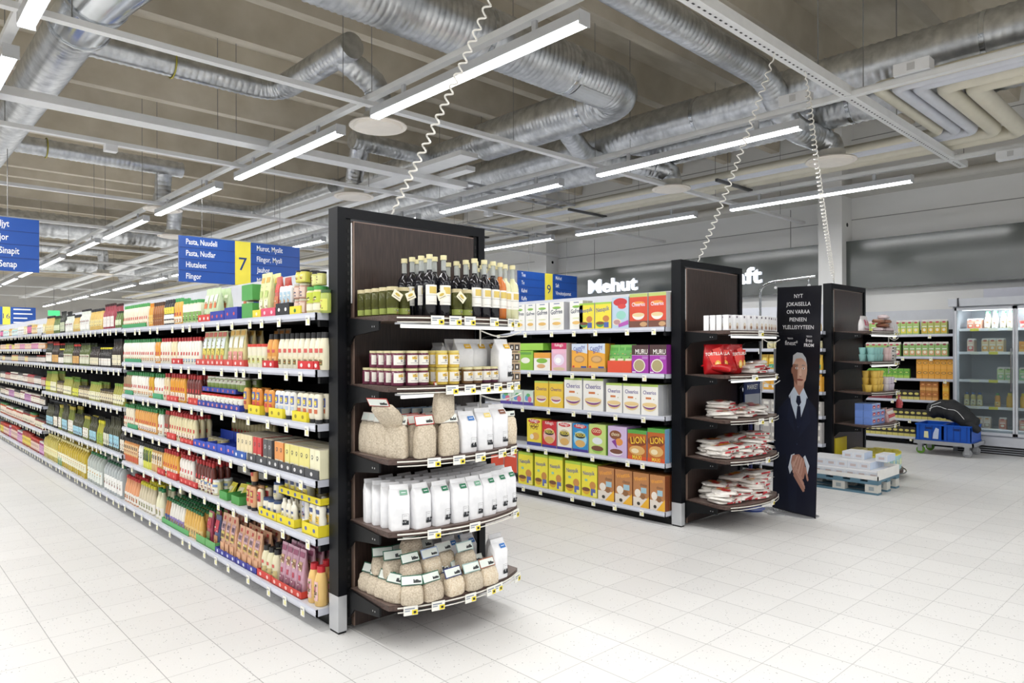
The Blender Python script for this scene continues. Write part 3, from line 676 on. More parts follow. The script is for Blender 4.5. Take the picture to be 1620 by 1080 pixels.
# ------------------------------------------------------------------ end panels with curved walnut shelves
def big_tag():
    q = MB(); q.box(-.036, -.002, -.042, .036, 0, .004, TAGW); q.fq(.006, -.04, .035, -.016, -.0026, TAGY); q.fq(-.03, -.012, .02, -.006, -.0026, mat('8a93a0', .7)); q.fq(-.03, -.022, -.004, -.017, -.0026, mat('8a93a0', .7)); q.fq(.014, -.034, .028, -.022, -.0028, INK); return q
TAGM = {}
def shelf_curve(hw, dep, bulge, n=16):
    """outline of the front, from left to right"""
    pts = [(-hw, 0), (-hw, -dep + .02), (-hw + .03, -dep)]
    for i in range(n + 1):
        t = i / n; x = -hw + .08 + (2 * hw - .16) * t; pts.append((x, -dep - .025 - bulge * math.sin(PI * t) ** .8))
    pts += [(hw - .03, -dep), (hw, -dep + .02), (hw, 0)]
    return pts
def end_unit(xl, y, w, shelves, tagpos, lights, label, hw=.44):
    xc = xl + w / 2
    r = empty('end_panel', (xc, y, 0)); tag(r, label, 'shelf end panel'); top = 2.256
    q = MB(); pw = .05
    for sx in (-1, 1):
        a, b = sorted((sx * w / 2, sx * (w / 2 - pw))); q.box(a, 0, .20, b, .095, top, FRAME)
    q.box(-w / 2 + pw, 0, top - .055, w / 2 - pw, .095, top, FRAME)
    q.build('frame', r)
    for sx in (-1, 1):
        a, b = sorted((sx * w / 2 * 1.001, sx * (w / 2 - pw)))
        q = MB(); q.box(a, -.001, .012, b, .096, .20, mat('c6c8cb', .35, .3, name='steel_foot_cap')); q.box(a + .003, .004, 0, b - .003, .09, .012, BLACK); q.build('foot_cap', r)
        q = MB(); a, b = sorted((sx * (w / 2 - pw - .004), sx * (w / 2 - pw - .035))); q.box(a, .012, .03, b, .05, top - .055, BLACK)
        z = .1
        while z < top - .1: q.box(a + .009, .010, z, b - .009, .0118, z + .018, mat('050608', .6)); z += .045
        q.build('slotted_upright', r)
    q = MB(); q.box(-w / 2 + .105, .008, .02, w / 2 - .085, .04, top - .07, WOOD); q.box(-w / 2 + .100, .0075, .02, -w / 2 + .105, .04, top - .07, mat('8a7468', .5)); q.box(-w / 2 + .1, .0078, top - .07, w / 2 - .085, .04, top - .065, mat('8a7468', .5)); q.build('wood_panel', r)
    q = MB(); q.box(-w / 2 + .088, .012, 1.75, -w / 2 + .094, .02, top - .075, mat('e8e8e8', .3, emit=0)); q.build('edge_strip', r)
    me = None
    for i, z in enumerate(shelves):
        pts = shelf_curve(hw, .385, .075); t = .028; q = MB(); k = len(pts)
        q.v += [(x, yy - .0, z - t) for x, yy in pts] + [(x, yy - .0, z) for x, yy in pts]
        q.face([k - 1 - j for j in range(k)], WOODT); q.face([k + j for j in range(k)], WOODT)
        for j in range(k - 1): q.face((j, j + 1, k + j + 1, k + j), WOODF)
        sh = q.build('shelf', r)
        for sx in (-1, 1):
            b = MB(); xa, xb = sorted((sx * (hw + .012), sx * (hw - .0)))
            kk = len(b.v); P2 = [(0, z - t - .13), (0, z - .004), (-.02, z - .004), (-.30, z - t), (-.30, z - t - .045), (-.06, z - t - .07)]
            for xx in (xa, xb): b.v += [(xx, yy, zz) for yy, zz in P2]
            b.face([kk + j for j in range(6)], BLACK); b.face([kk + 11 - j for j in range(6)], BLACK)
            for j in range(6): b.face((kk + j, kk + (j + 1) % 6, kk + 6 + (j + 1) % 6, kk + 6 + j), BLACK)
            if sx < 0:
                for dy in (-.24, -.26): b.box(xa - .001, dy - .003, z - t - .03, xa, dy + .003, z - t - .022, mat('b8b8b8', .3, .8))
            b.build('bracket', sh)
        P = [Vector((x, yy - .014, z - .012)) for x, yy in pts[2:-2]]
        b = MB(); b.tube(P, .004, mat('e4e2da', .35), 6); b.tube([p + Vector((0, -.002, -.022)) for p in P], .003, mat('e4e2da', .35), 6); b.build('price_rail', sh)
        for px_ in tagpos[i]:
            px_ = max(-.37, min(.37, px_))
            t_ = (px_ + hw - .08) / (2 * hw - .16); t_ = min(.98, max(.02, t_)); yy = -.385 - .025 - .075 * math.sin(PI * t_) ** .8 - .022
            sl = -(.075 * .8 * PI * math.cos(PI * t_) * max(.15, math.sin(PI * t_)) ** -.2) / (2 * hw - .16)
            if me is None: o = big_tag().build('price_tag', sh); me = o.data
            else: o = bpy.data.objects.new('price_tag', me); COL.objects.link(o); o.parent = sh
            o.location = (px_, yy, z - .004); o.rotation_euler = (0, 0, math.atan(sl))
        if i in lights:
            b = MB(); b.box(-hw + .06, -.40, z - .062, hw - .06, -.385, z - .045, mat('fbfaf4', .4, emit=.9, name='shelf_light_bar')); b.box(-hw + .03, -.41, z - .045, hw - .03, -.38, z - .036, ALU); b.build('light_bar', sh)
            b = MB(); b.tube([Vector((hw - .3 + .3 * j / 8, -.40, z - .07 - .03 * math.sin(PI * j / 8))) for j in range(9)], .004, mat('e4e2da', .35), 5); b.tube([(hw - .3, -.39, z - .06), (hw - .3, -.39, z - .15)], .005, mat('d0cfc8', .4), 5); b.build('light_cable', sh)
    return r
end_unit(1.852, 3.315, 1.025, [1.672, 1.318, .956, .596, .232],
    [[-.22, -.12, -.03, .15, .31, .43], [-.14, -.03, .08, .18, .3, .37, .42], [-.24, -.1, .04, .22, .34], [-.24, .0, .36], [-.36, -.22, -.03, .12, .18, .4]], (0, 1),
    'dark walnut end panel with bottles, jam jars and flour bags, closest to the viewer')
end_unit(5.068, 3.325, 1.025, [1.652, 1.286, .922, .592, .222], [[-.1], [-.18, .2], [-.1, .06], [.0], [.1]], (0, 1),
    'dark walnut end panel stacked with bread packets, second of three')
end_unit(8.20, 3.365, 1.03, [1.70, 1.356, 1.01, .639], [[0, .1, .25], [0, .1, .3], [.05, .2], [0, .2]], (0, 1),
    'dark walnut end panel with cups and blue boxes, farthest of three')
# round-fronted low shelf under the third end unit
q = MB(); pts = shelf_curve(.46, .40, .12); k = len(pts); z0, z1 = .06, .10
q.v += [(x + 8.75, y + 3.36, z0) for x, y in pts] + [(x + 8.75, y + 3.36, z1) for x, y in pts]
q.face([k - 1 - j for j in range(k)], WOODT); q.face([k + j for j in range(k)], WOODT)
for j in range(k - 1): q.face((j, j + 1, k + j + 1, k + j), WOODF)
o = q.build('base_shelf'); tag(o, 'low round-fronted walnut base shelf under the yellow-topped packs', 'shelf')
q = MB(); q.tube([(p[0] + 8.75, p[1] + 3.33, .07) for p in pts[2:-2]], .008, CHROME, 6); q.build('bumper', o)
for sx in (-.35, .35): q = MB(); q.box(8.75 + sx - .03, 3.1, 0, 8.75 + sx + .03, 3.2, .06, BLACK); q.build('foot', o)
# ------------------------------------------------------------------ stocking the long shelves
def ds(c, k=.13):
    """ink on card and plastic is a little paler than pure colour"""
    if not isinstance(c, str): return c
    c = c.lstrip('#'); return ''.join('%02x' % int(round(int(c[i:i+2], 16) * (1 - k) + t * k)) for i, t in ((0, 0xc4), (2, 0xc2), (4, 0xb8)))
LR = -PI / 2                                   # products on left faces look towards -X
def bt(name, shape, h, w, body, cap, prints=(), d=None, cat='bottle', n=12, p=2.0, alpha=None, rough=.3):
    key = ('b', name, shape, h, w, body, cap, tuple(prints), d, alpha)
    def fn():
        bm = glassy(body, alpha) if alpha is not None else mat(ds(body, .1), rough)
        return bottle(name, cat, shape, h, w, d or w, bm, mat(ds(cap, .08), .4), [(a, b, c, mat(ds(m), .55)) for a, b, c, m in prints], n, p)
    return proto(key, fn)
def pc(name, h, w, d, body, prints=(), cat='pouch', top=.12, rough=.35, p=4.0):
    key = ('p', name, h, w, d, body, tuple(prints), top)
    return proto(key, lambda: pouch(name, cat, h, w, d, mat(ds(body), rough), [(a, b, c, e, mat(ds(m), .5)) for a, b, c, e, m in prints], top, p=p))
def bx(name, w, d, h, body, decals=(), cat='box', side=None, topm=None, gable=False):
    key = ('c', name, w, d, h, body, repr(decals), side, topm, gable)
    def conv(x): return tuple(mat(ds(v), .5, var=.0) if isinstance(v, str) and v.startswith('#') else v for v in x)
    return proto(key, lambda: carton(name, cat, w, d, h, mat(ds(body, .08), .5), [conv(x) for x in decals], mat(side, .5) if side else None, mat(topm, .5) if topm else None, gable))
def tr(w, d, h, col, logo=None, back=None): return proto(('t', round(w, 3), d, h, col, logo, back), lambda: tray(w, d, h, col, logo, back))
ORD = ['top', 'second', 'third', 'fourth', 'fifth', 'bottom']
def runL(P, y0, y1, z, label, rows=2, x0=1.80, gap=.003, group=None, front=0.0, back=.5, jit=.002, lay=1, sz=None):
    """fill y0..y1 of a left-facing shelf with copies, rows deep"""
    if y1 < y0: y0, y1 = y1, y0
    if x0 < 2: y0 = max(y0, 3.437)
    w = P.w + gap; n = max(1, int((y1 - y0 + .012) / w)); off = ((y1 - y0) - n * w) / 2
    for r in range(rows):
        x = x0 + .012 + front + P.d / 2 + r * (P.d + gap)
        if x + P.d / 2 > x0 + back: break
        for i in range(n):
            for l in range(lay):
                P.place((x + random.uniform(-jit, jit), y1 - off - w * (i + .5), z + .003 + l * (P.h + .001)), LR + random.uniform(-.04, .04), label, group or label, sc=(1, 1, sz) if sz else None)
def trayL(y0, y1, z, h, col, logo, label, d=.20, x0=1.80, front=0.0, back=None):
    if y1 < y0: y0, y1 = y1, y0
    if x0 < 2: y0 = max(y0, 3.437)
    T = tr(round(y1 - y0 - .004, 3), d, h, col, logo, back)
    T.place((x0 + .006 + front + d / 2, (y0 + y1) / 2, z + .0022), LR, label, label)
# colours: labels on squeeze bottles
A3 = (('white sauce bottle with green cap', 'dressing_bottle', 'squeeze', .205, .058, 'f1eee2', '2f8a45', [(.2, .5, 60, 'e8dcc0'), (.12, .24, 48, 'c9a26a')]),)
def dress(body, cap, pic='c98b52', h=.205, w=.058, name='dressing_bottle'):
    return bt(name, 'squeeze', h, w, body, cap, [(.34, .46, 30, 'c23a34'), (.08, .3, 52, 'efe7d2'), (.11, .22, 34, pic)], d=w * .8)
def ketch(body, cap='c22a2c', pic='a83a30', h=.215, w=.056, name='ketchup_bottle'):
    return bt(name, 'squeeze', h, w, body, cap, [(.4, .52, 28, 'cf2f30'), (.08, .34, 50, 'f3e3d0'), (.1, .2, 36, pic)], d=w * .8)
z1, z2, z3, z4, z5, z6 = SA
GC, RC, BC = '2f8a45', 'c22a2c', '1d1d20'
# --- near bay, top shelf
TS = 'on the top shelf, near bay'
runL(dress('efe7cf', '3f9a4a'), 7.211, 6.475, z1 + .004, 'cream dressing bottle with green cap in green tray ' + TS); trayL(7.211, 6.493, z1, .04, '3c9a5c', None, 'low green card tray under cream bottles ' + TS)
runL(bt('sauce_bottle', 'shoulder', .20, .05, 'e8a02c', 'e28a20', [(.1, .5, 50, 'f0c060')]), 6.457, 6.318, z1, 'orange sauce bottle with orange cap ' + TS)
runL(bt('sauce_bottle', 'shoulder', .20, .048, 'a8622a', '4a3020', [(.1, .5, 50, '8a4a22')]), 6.318, 6.069, z1, 'brown sauce bottle with dark cap ' + TS)
runL(bt('sauce_bottle', 'squeeze', .205, .055, '2c2a2e', '1c1c20', [(.45, .7, 60, 'f0e04a'), (.25, .42, 60, 'eeeeee'), (.08, .2, 60, 'e9e4d8')]), 6.053, 5.806, z1, 'black bottle with yellow and white bands ' + TS)
runL(dress('eeb04a', '3a9a50'), 5.806, 5.616, z1, 'orange dressing bottle with green cap ' + TS)
runL(bt('relish_jar', 'jar', .175, .07, 'dfe6c4', '3f9a50', [(.1, .5, 60, '7fb05a'), (.5, .8, 60, 'f4f2e4')], cat='jar'), 5.602, 5.238, z1, 'pale relish jar with green lid ' + TS)
runL(pc('sauce_pouch', .235, .085, .06, 'c9deb0', [(.1, .55, .9, .8, 'eef4dc'), (.2, .4, .8, .55, 'd9672f'), (.3, .1, .7, .25, '6aa34a')]), 5.213, 4.874, z1 + .003, 'pale green pouch with orange label ' + TS, front=.01)
trayL(5.238, 5.003, z1, .055, 'd23b35', 'e9e4e0', 'red card tray under pale green pouches ' + TS, d=.15)
trayL(5.003, 4.75, z1, .07, '2b3aa0', 'c9525a', 'dark blue card tray, lower of two, ' + TS, d=.18, back=.11)
trayL(4.745, 4.526, z1, .085, '2b3aa0', 'c9525a', 'dark blue card tray, taller of two, ' + TS, d=.18, back=.14)
runL(pc('sauce_pouch', .22, .085, .06, 'd5e6bf', [(.2, .45, .8, .62, 'd9672f'), (.3, .1, .7, .25, '6aa34a')]), 4.717, 4.578, z1 + .003, 'pale green pouch behind the blue trays ' + TS, front=.09, rows=1)
for k in range(2):
    T = tr(.165, .2, .10, '4f9d4e', None, .115)
    T.place((1.92, 4.405, z1 + .003 + k * .118), LR, 'green open card box, ' + ['lower', 'upper'][k] + ' of the pair ' + TS, 'green box pair')
runL(pc('seasoning_pouch', .27, .075, .05, 'dfe3a0', [(.1, .1, .9, .4, 'f1f1cf'), (.15, .78, .85, .9, 'd8a640'), (.2, .45, .8, .6, 'b9cf70')]), 4.269, 4.059, z1 + .003, 'tall yellow green pouch with gold heading ' + TS, front=.01)
trayL(4.288, 4.167, z1, .05, 'e8cf3a', 'f7efc0', 'yellow card tray ' + TS, d=.14); trayL(4.163, 3.964, z1, .055, 'd8506e', 'f0c8d0', 'pink card tray ' + TS, d=.14)
runL(pc('seasoning_pouch', .235, .075, .05, 'b93a32', [(.1, .6, .9, .8, 'e04038'), (.1, .15, .9, .5, 'c96a3a')]), 4.051, 3.93, z1 + .003, 'red sauce pouch with orange picture ' + TS, front=.01)
runL(bt('cream_tube', 'inverted', .17, .045, 'eef2f4', 'e2e8ea', [(.3, .8, 50, 'a9c8dc')], d=.035, cat='tube'), 3.93, 3.791, z1 + .003, 'white tube with pale blue print ' + TS)
trayL(3.96, 3.783, z1, .075, '26272b', 'e6e6e6', 'black card tray under the white tubes ' + TS, d=.14)
P_ = bt('condiment_jar', 'jar', .085, .06, 'b98a78', 'c9c1ae', [(.1, .75, 60, 'e3c9bb')], cat='jar'); runL(P_, 3.767, 3.62, z1 + .004, 'small pink jar on the lower layer ' + TS, lay=2)
runL(bt('condiment_jar', 'jar', .07, .055, 'cfc84a', '26262a', [(.1, .7, 60, 'e6e070')], cat='jar'), 3.759, 3.597, z1 + .18, 'small yellow jar with black lid, topmost layer ' + TS)
trayL(3.779, 3.643, z1, .05, 'e6d83c', '3d7a3c', 'bright yellow card tray under small jars ' + TS, d=.16)
runL(bt('mustard_jar', 'jar', .15, .078, 'e3dca0', '4aa34a', [(.4, .78, 62, 'c4d23a'), (.12, .36, 62, 'f0ecd2')], cat='jar'), 3.635, 3.404, z1, 'big pale jar with green lid ' + TS, rows=2)
runL(bt('condiment_jar', 'jar', .075, .055, 'c9c870', '222226', [(.1, .7, 60, 'dfe090')], cat='jar'), 3.568, 3.452, z1 + .153, 'small olive jar with black lid on big jars ' + TS, rows=1, front=.01)
runL(bt('mustard_jar', 'jar', .125, .07, 'a8b850', '3c5a34', [(.1, .6, 62, 'dce060')], cat='jar'), 3.397, 3.322, z1, 'olive jar at the end panel ' + TS)
# --- second shelf
TS = 'on the second shelf, near bay'
runL(dress('f2efe4', GC), 7.211, 6.301, z2, 'white dressing bottle with green cap ' + TS, rows=3)
runL(dress('e59a38', GC), 6.292, 6.15, z2, 'orange dressing bottle with green cap ' + TS, rows=3)
runL(dress('f0ebda', RC, 'b8603a', name='garlic_sauce_bottle'), 6.15, 5.881, z2, 'white sauce bottle with red cap, farther group, ' + TS, rows=3)
runL(dress('f0e2b8', RC, 'c9a23a', name='garlic_sauce_bottle'), 5.881, 5.732, z2, 'pale yellow bottle with red cap ' + TS, rows=3)
runL(dress('f3f0e6', RC, '6f9ac0', name='garlic_sauce_bottle'), 5.732, 5.225, z2, 'white sauce bottle with red cap, nearer group, ' + TS, rows=3)
trayL(7.127, 6.638, z2, .035, '3c9a6c', None, 'low green card tray ' + TS, d=.06); trayL(5.821, 5.602, z2, .045, 'c8302f', 'f0dcd8', 'low red card tray under white bottles ' + TS, d=.06)
V1 = pc('spice_pouch', .235, .082, .05, 'd3dba6', [(.06, .84, .94, .97, 'c9553f'), (.1, .5, .9, .8, 'dfe8ea'), (.08, .3, .92, .5, 'd9c84a'), (.15, .08, .7, .3, 'd66a35')])
V2 = pc('spice_pouch', .24, .082, .05, 'dccd90', [(.06, .84, .94, .97, 'd9a63a'), (.1, .5, .9, .8, 'f0f2e6'), (.08, .1, .92, .4, 'd98a80')])
runL(V1, 5.2, 4.761, z2 + .003, 'yellow green spice pouch with orange picture ' + TS, rows=3, front=.006); runL(V2, 4.75, 4.425, z2 + .003, 'cream spice pouch with gold heading ' + TS, rows=3, front=.006)
for k, (a, b) in enumerate(((5.29, 5.088), (5.082, 4.921), (4.915, 4.761), (4.756, 4.61), (4.604, 4.425))): trayL(a, b, z2, .045, 'cf4a44', 'efd6d2', 'red card tray holding spice pouches ' + TS, d=.12)
V3 = pc('spice_pouch', .24, .08, .05, '8a8474', [(.1, .8, .9, .95, 'b0762f')]); runL(V3, 4.405, 4.14, z2 + .003, 'dark spice pouch behind cream jars ' + TS, rows=1, front=.16)
runL(bt('mayonnaise_jar', 'tub', .145, .066, 'eee9cf', 'd2402f', [(.15, .5, 60, 'e4e6b4'), (.2, .38, 30, 'cdd25a')], cat='jar'), 4.405, 4.131, z2, 'cream jar with red lid ' + TS, rows=2)
MB1 = [(.45, .56, 36, 'd05048'), (.1, .34, 52, 'e9e2c0'), (.12, .26, 34, '6a6a3a')]
runL(bt('mayonnaise_bottle', 'shoulder', .205, .06, 'e6a04a', BC, [(.45, .54, 36, 'd05048'), (.1, .34, 52, 'e9b46a')]), 4.122, 3.973, z2, 'orange mayonnaise bottle with black cap ' + TS, rows=3)
runL(bt('mayonnaise_bottle', 'shoulder', .205, .06, 'efe9d0', BC, MB1), 3.968, 3.445, z2, 'cream mayonnaise bottle with black cap ' + TS, rows=3)
runL(bt('mayonnaise_bottle', 'shoulder', .205, .06, 'e9e2c4', '2a2a2c', MB1), 3.431, 3.322, z2, 'cream bottle with black cap at the end panel ' + TS, rows=3)
trayL(4.14, 3.977, z2, .045, 'c8282c', 'f0dcd8', 'red card tray under orange bottles ' + TS, d=.07, front=-.004); trayL(3.673, 3.488, z2, .048, 'd02a2c', 'f0dcd8', 'red card tray under cream bottles ' + TS, d=.07, front=-.004); trayL(3.484, 3.322, z2, .048, 'c8282c', 'f0dcd8', 'red card tray against the end panel ' + TS, d=.07, front=-.004)
# --- third shelf
TS = 'on the third shelf, near bay'
runL(dress('a08a68', GC), 7.211, 6.965, z3, 'brown dressing bottle with green cap ' + TS, rows=3); runL(dress('f2efe6', GC), 6.955, 6.475, z3, 'white bottle with green cap, farther group, ' + TS, rows=3)
runL(dress('d6a128', GC), 6.466, 6.318, z3, 'mustard yellow bottle with green cap ' + TS, rows=3); runL(dress('f4f2ea', GC), 6.309, 6.053, z3, 'white bottle with green cap, nearer group, ' + TS, rows=3)
runL(ketch('e6d2a4', name='curry_sauce_bottle'), 6.053, 5.927, z3, 'cream bottle with red cap ' + TS, rows=3); runL(ketch('e39b2a', name='curry_sauce_bottle'), 5.92, 5.532, z3, 'orange sauce bottle with red cap ' + TS, rows=3)
runL(ketch('6a2a26', pic='d9b0a0'), 5.518, 5.225, z3, 'dark red ketchup bottle with red cap ' + TS, rows=3)
trayL(7.127, 6.885, z3, .04, '3c9a6c', None, 'low green card tray under brown bottles ' + TS, d=.06); trayL(6.301, 6.069, z3, .045, '43a071', None, 'low green card tray under white bottles ' + TS, d=.06)
trayL(5.943, 5.688, z3, .045, 'cc332e', 'e98a80', 'low red card tray under orange bottles ' + TS, d=.06); trayL(5.449, 5.251, z3, .05, 'cc332e', 'e98a80', 'low red card tray under dark bottles ' + TS, d=.06)
J1 = bt('pickle_jar', 'jar', .09, .07, 'dfe6d0', 'c9322c', [(.35, .75, 62, 'f3f3ea'), (.08, .33, 62, 'a8c84a')], cat='jar'); J2 = bt('pickle_jar', 'jar', .09, .07, '86a04a', 'e9e6da', [(.5, .8, 62, 'dfe2cf')], cat='jar')
runL(J1, 5.238, 4.495, z3 + .005, 'white and green jar with red lid, lower layer, ' + TS, rows=2)
for a, b in ((5.251, 5.088), (5.082, 4.84), (4.834, 4.674), (4.668, 4.495)): trayL(a, b, z3, .042, '2b3f9e', 'd98a84', 'dark blue card tray, lower row, ' + TS, d=.155)
runL(J2, 5.213, 4.495, z3 + .125, 'green pickle jar with white lid, upper layer, ' + TS, rows=2, front=.03)
for a, b in ((5.238, 5.076), (5.07, 4.886), (4.88, 4.62)): trayL(a, b, z3 + .105, .035, '2b3f9e', 'b0606a', 'dark blue card tray, upper row, ' + TS, d=.155, front=.025)
def inv(body, cap='1d1d20', pr='4a62b0', pr2='d04030', h=.16, name='squeezy_bottle'): return bt(name, 'inverted', h, .062, body, cap, [(.55, .85, 40, pr), (.62, .78, 24, 'e9d84a'), (.34, .48, 36, pr2)], d=.045)
runL(inv('e3a24a', pr2='a03028'), 4.485, 4.375, z3, 'mustard squeezy bottle standing on black cap ' + TS); runL(inv('e58a2c'), 4.356, 4.176, z3 + .003, 'orange squeezy bottle in yellow tray ' + TS)
runL(inv('e8953a'), 4.167, 4.007, z3, 'orange squeezy bottle beside the yellow tray ' + TS); runL(inv('f1efe8', pr2='b8c8e0'), 3.998, 3.743, z3, 'white squeezy bottle standing on black cap ' + TS)
runL(inv('efe9d2', pr2='c9603a'), 3.735, 3.349, z3, 'cream squeezy bottle with red print ' + TS)
for a, b in ((4.351, 4.176), (4.051, 3.864), (3.743, 3.568)): trayL(a, b, z3, .058, 'e6d630', '9a8a20', 'yellow card tray under squeezy bottles ' + TS, d=.11, front=-.004)
# --- fourth shelf
TS = 'on the fourth shelf, near bay'
runL(dress('e9e0c6', GC, 'b8763a'), 7.211, 6.885, z4, 'cream dressing bottle with green cap ' + TS, rows=3); runL(dress('e2a04a', GC, 'c8a0a0'), 6.876, 6.233, z4, 'orange dressing bottle with green cap ' + TS, rows=3)
runL(dress('edf0e4', GC), 6.225, 6.061, z4, 'white bottle with green cap ' + TS, rows=3); runL(ketch('7a5a44', name='barbecue_bottle'), 6.053, 5.927, z4, 'brown bottle with red cap ' + TS, rows=3)
runL(ketch('e3d8ac', pic='6a4a30', name='dip_bottle'), 5.92, 5.342, z4, 'pale cream bottle with red cap ' + TS, rows=3)
trayL(7.045, 6.75, z4, .04, '3c9a6c', None, 'low green card tray under cream bottles ' + TS, d=.06); trayL(5.943, 5.746, z4, .05, 'cc332e', 'e98a80', 'low red card tray under cream bottles ' + TS, d=.06); trayL(5.63, 5.355, z4, .035, 'cc332e', 'e98a80', 'long low red card tray ' + TS, d=.06)
runL(ketch('cfc08a', '9a3028', name='dip_bottle'), 5.329, 4.568, z4, 'pale cream bottle standing back behind the blue trays ' + TS, rows=1, front=.26)  # rear bottles of the cream row, shade put into darker body and cap
for k, (a, b, h) in enumerate(((5.342, 5.088, .05), (5.082, 4.886, .055), (4.88, 4.728, .06), (4.723, 4.557, .065))): trayL(a, b, z4, h, '2b49b8', 'e08a84', 'bright blue card tray standing nearly empty ' + TS, d=.2, back=.11)
runL(bt('cream_jar', 'jar', .06, .06, 'b8a868', 'd9d2b4', [], cat='jar'), 5.316, 4.956, z4 + .004, 'small jar left in the blue trays ' + TS, rows=1, front=.07)
def gc(c, cap='efe6cf', lg='3a3a3c'): return bx('sauce_carton', .058, .05, .155, c, [('r', .1, .1, .9, .34, '#efe9d4'), ('e', .5, .72, .2, .07, '#' + lg), ('e', .5, .72, .12, .04, '#' + c), ('r', .42, .62, .47, .68, '#' + lg), ('r', .55, .62, .6, .68, '#' + lg)], 'carton', topm=cap)
def gcrun(c, a, b, lab, rows=4, **k): runL(gc(c, **k), a, b, z4 + .004, lab + ' ' + TS, rows=rows, gap=.002)
gcrun('ecdcb0', 4.547, 4.317, 'cream coloured sauce carton with round black emblem'); gcrun('cf3434', 4.308, 4.176, 'red sauce carton'); gcrun('4a4a4c', 4.167, 4.007, 'dark grey sauce carton', lg='c8c8c8')
gcrun('e8944a', 3.998, 3.864, 'orange sauce carton'); gcrun('e9de84', 3.855, 3.553, 'yellow sauce carton with black emblem'); gcrun('f1ecc8', 3.546, 3.329, 'whitish yellow sauce carton next to the end panel')
trayL(4.589, 4.395, z4, .05, '2f5cae', 'e6ebf4', 'mid blue card tray under cream cartons ' + TS, d=.12, front=-.004)
for a, b in ((4.366, 4.236), (4.232, 4.081), (4.077, 3.918), (3.913, 3.755), (3.751, 3.594), (3.59, 3.329)): trayL(a, b, z4, .052, '47484c', 'd8d8d8', 'dark grey card tray under sauce cartons ' + TS, d=.25, front=-.004)
# --- fifth shelf
TS = 'on the fifth shelf, near bay'
runL(bt('glaze_bottle', 'shoulder', .21, .052, 'd98a3a', BC, [(.3, .75, 48, 'e7c08a'), (.55, .68, 26, '2a2a2a'), (.05, .25, 50, 'c9502f')]), 7.211, 6.769, z5, 'orange glaze bottle with black cap ' + TS, rows=3)
runL(bt('glaze_bottle', 'shoulder', .21, .052, 'f0efe8', BC, [(.3, .7, 48, 'f4f4f0')]), 6.76, 6.619, z5, 'white glaze bottle with black cap ' + TS, rows=3); runL(bt('glaze_bottle', 'shoulder', .21, .052, 'dfdf4a', BC, [(.3, .75, 40, '3a5a28')]), 6.61, 6.387, z5, 'yellow glaze bottle with black cap ' + TS, rows=3)
runL(bt('glaze_bottle', 'shoulder', .21, .052, 'd9a860', BC, [(.3, .75, 40, 'efe4cc'), (.5, .66, 26, '222222')]), 6.378, 6.102, z5, 'tan glaze bottle with black cap ' + TS, rows=3)
runL(ketch('e8a238', pic='3a2a1c', name='taco_sauce_bottle'), 6.085, 5.717, z5, 'orange bottle with red cap in red tray ' + TS, rows=3); runL(ketch('f0ece4', pic='c0303a', name='aioli_bottle'), 5.702, 5.368, z5, 'white bottle with red cap ' + TS, rows=3); runL(ketch('5a2018', pic='c9b0a0'), 5.355, 4.968, z5, 'dark brown ketchup bottle with red cap ' + TS, rows=3)
trayL(6.183, 6.006, z5, .05, 'c8302f', 'e98a80', 'red card tray under orange bottles ' + TS, d=.06); trayL(5.943, 5.717, z5, .055, 'd0352e', 'e98a80', 'second red card tray under orange bottles ' + TS, d=.06); trayL(5.644, 5.277, z5, .045, 'c8302f', 'e98a80', 'red card tray under white bottles ' + TS, d=.06)
RJ = bt('remoulade_jar', 'jar', .105, .07, 'ece6b4', 'e9ecee', [(.55, .72, 62, '6f8fc4'), (.15, .5, 62, 'f0efe6')], cat='jar'); runL(RJ, 5.251, 4.921, z5, 'pale jar with white lid and blue band, front row, ' + TS, rows=2)
trayL(4.979, 4.526, z5 + .14, .045, 'a9a8a4', None, 'grey card tray stacked at the back ' + TS, d=.2, front=.18); runL(bt('remoulade_jar', 'jar', .08, .07, 'd9d48a', 'd8dade', [(.3, .6, 62, '8fa4c4')], cat='jar'), 4.956, 4.547, z5 + .145, 'pale jar in the raised grey tray ' + TS, rows=2, front=.19)
for k in range(2): T = tr(.13, .19, .055, '4f9d4e', None, .085); T.place((1.905, [4.784, 4.578][k], z5 + .003), LR, ['green card box with yellow packs, farther,', 'green card box with yellow packs, nearer,'][k] + ' ' + TS, 'green card boxes')
YP = pc('dip_sachet', .10, .085, .03, 'e6dc3c', [(.2, .3, .8, .7, 'f4efc0')]); 
for k in range(4): YP.place((1.87 + .03 * k, [4.84, 4.728, 4.61, 4.547][k], z5 + .01), LR + .3 * k, 'yellow sachet in the green boxes ' + TS, 'yellow sachets', rx=-.5)
runL(inv('e0a878', pr='a83a3a', h=.15), 4.435, 4.288, z5, 'peach squeezy bottle with red print ' + TS); runL(bt('squeezy_bottle', 'inverted', .15, .058, 'e6d6b8', '2a2a2c', [(.5, .9, 50, 'c8343a')], d=.045), 4.279, 4.176, z5, 'cream squeezy bottle with red label ' + TS)
inv('e8a86a', pr='b8323a', h=.175).place((1.86, 4.385, z5 + .152), LR, 'peach squeezy bottle standing on top of others ' + TS, 'peach squeezy bottle on top')
HJ = bt('mayonnaise_jar', 'jar', .105, .068, 'ece8d6', '27406e', [(.4, .55, 30, '2c3f78'), (.15, .36, 40, 'f0e7b0')], cat='jar'); runL(HJ, 4.185, 3.964, z5 + .004, 'white mayonnaise jar with navy lid ' + TS, rows=2)
HJ.place((1.87, 4.051, z5 + .112), LR, 'single mayonnaise jar on top of navy lidded jars ' + TS, 'single jar on top')
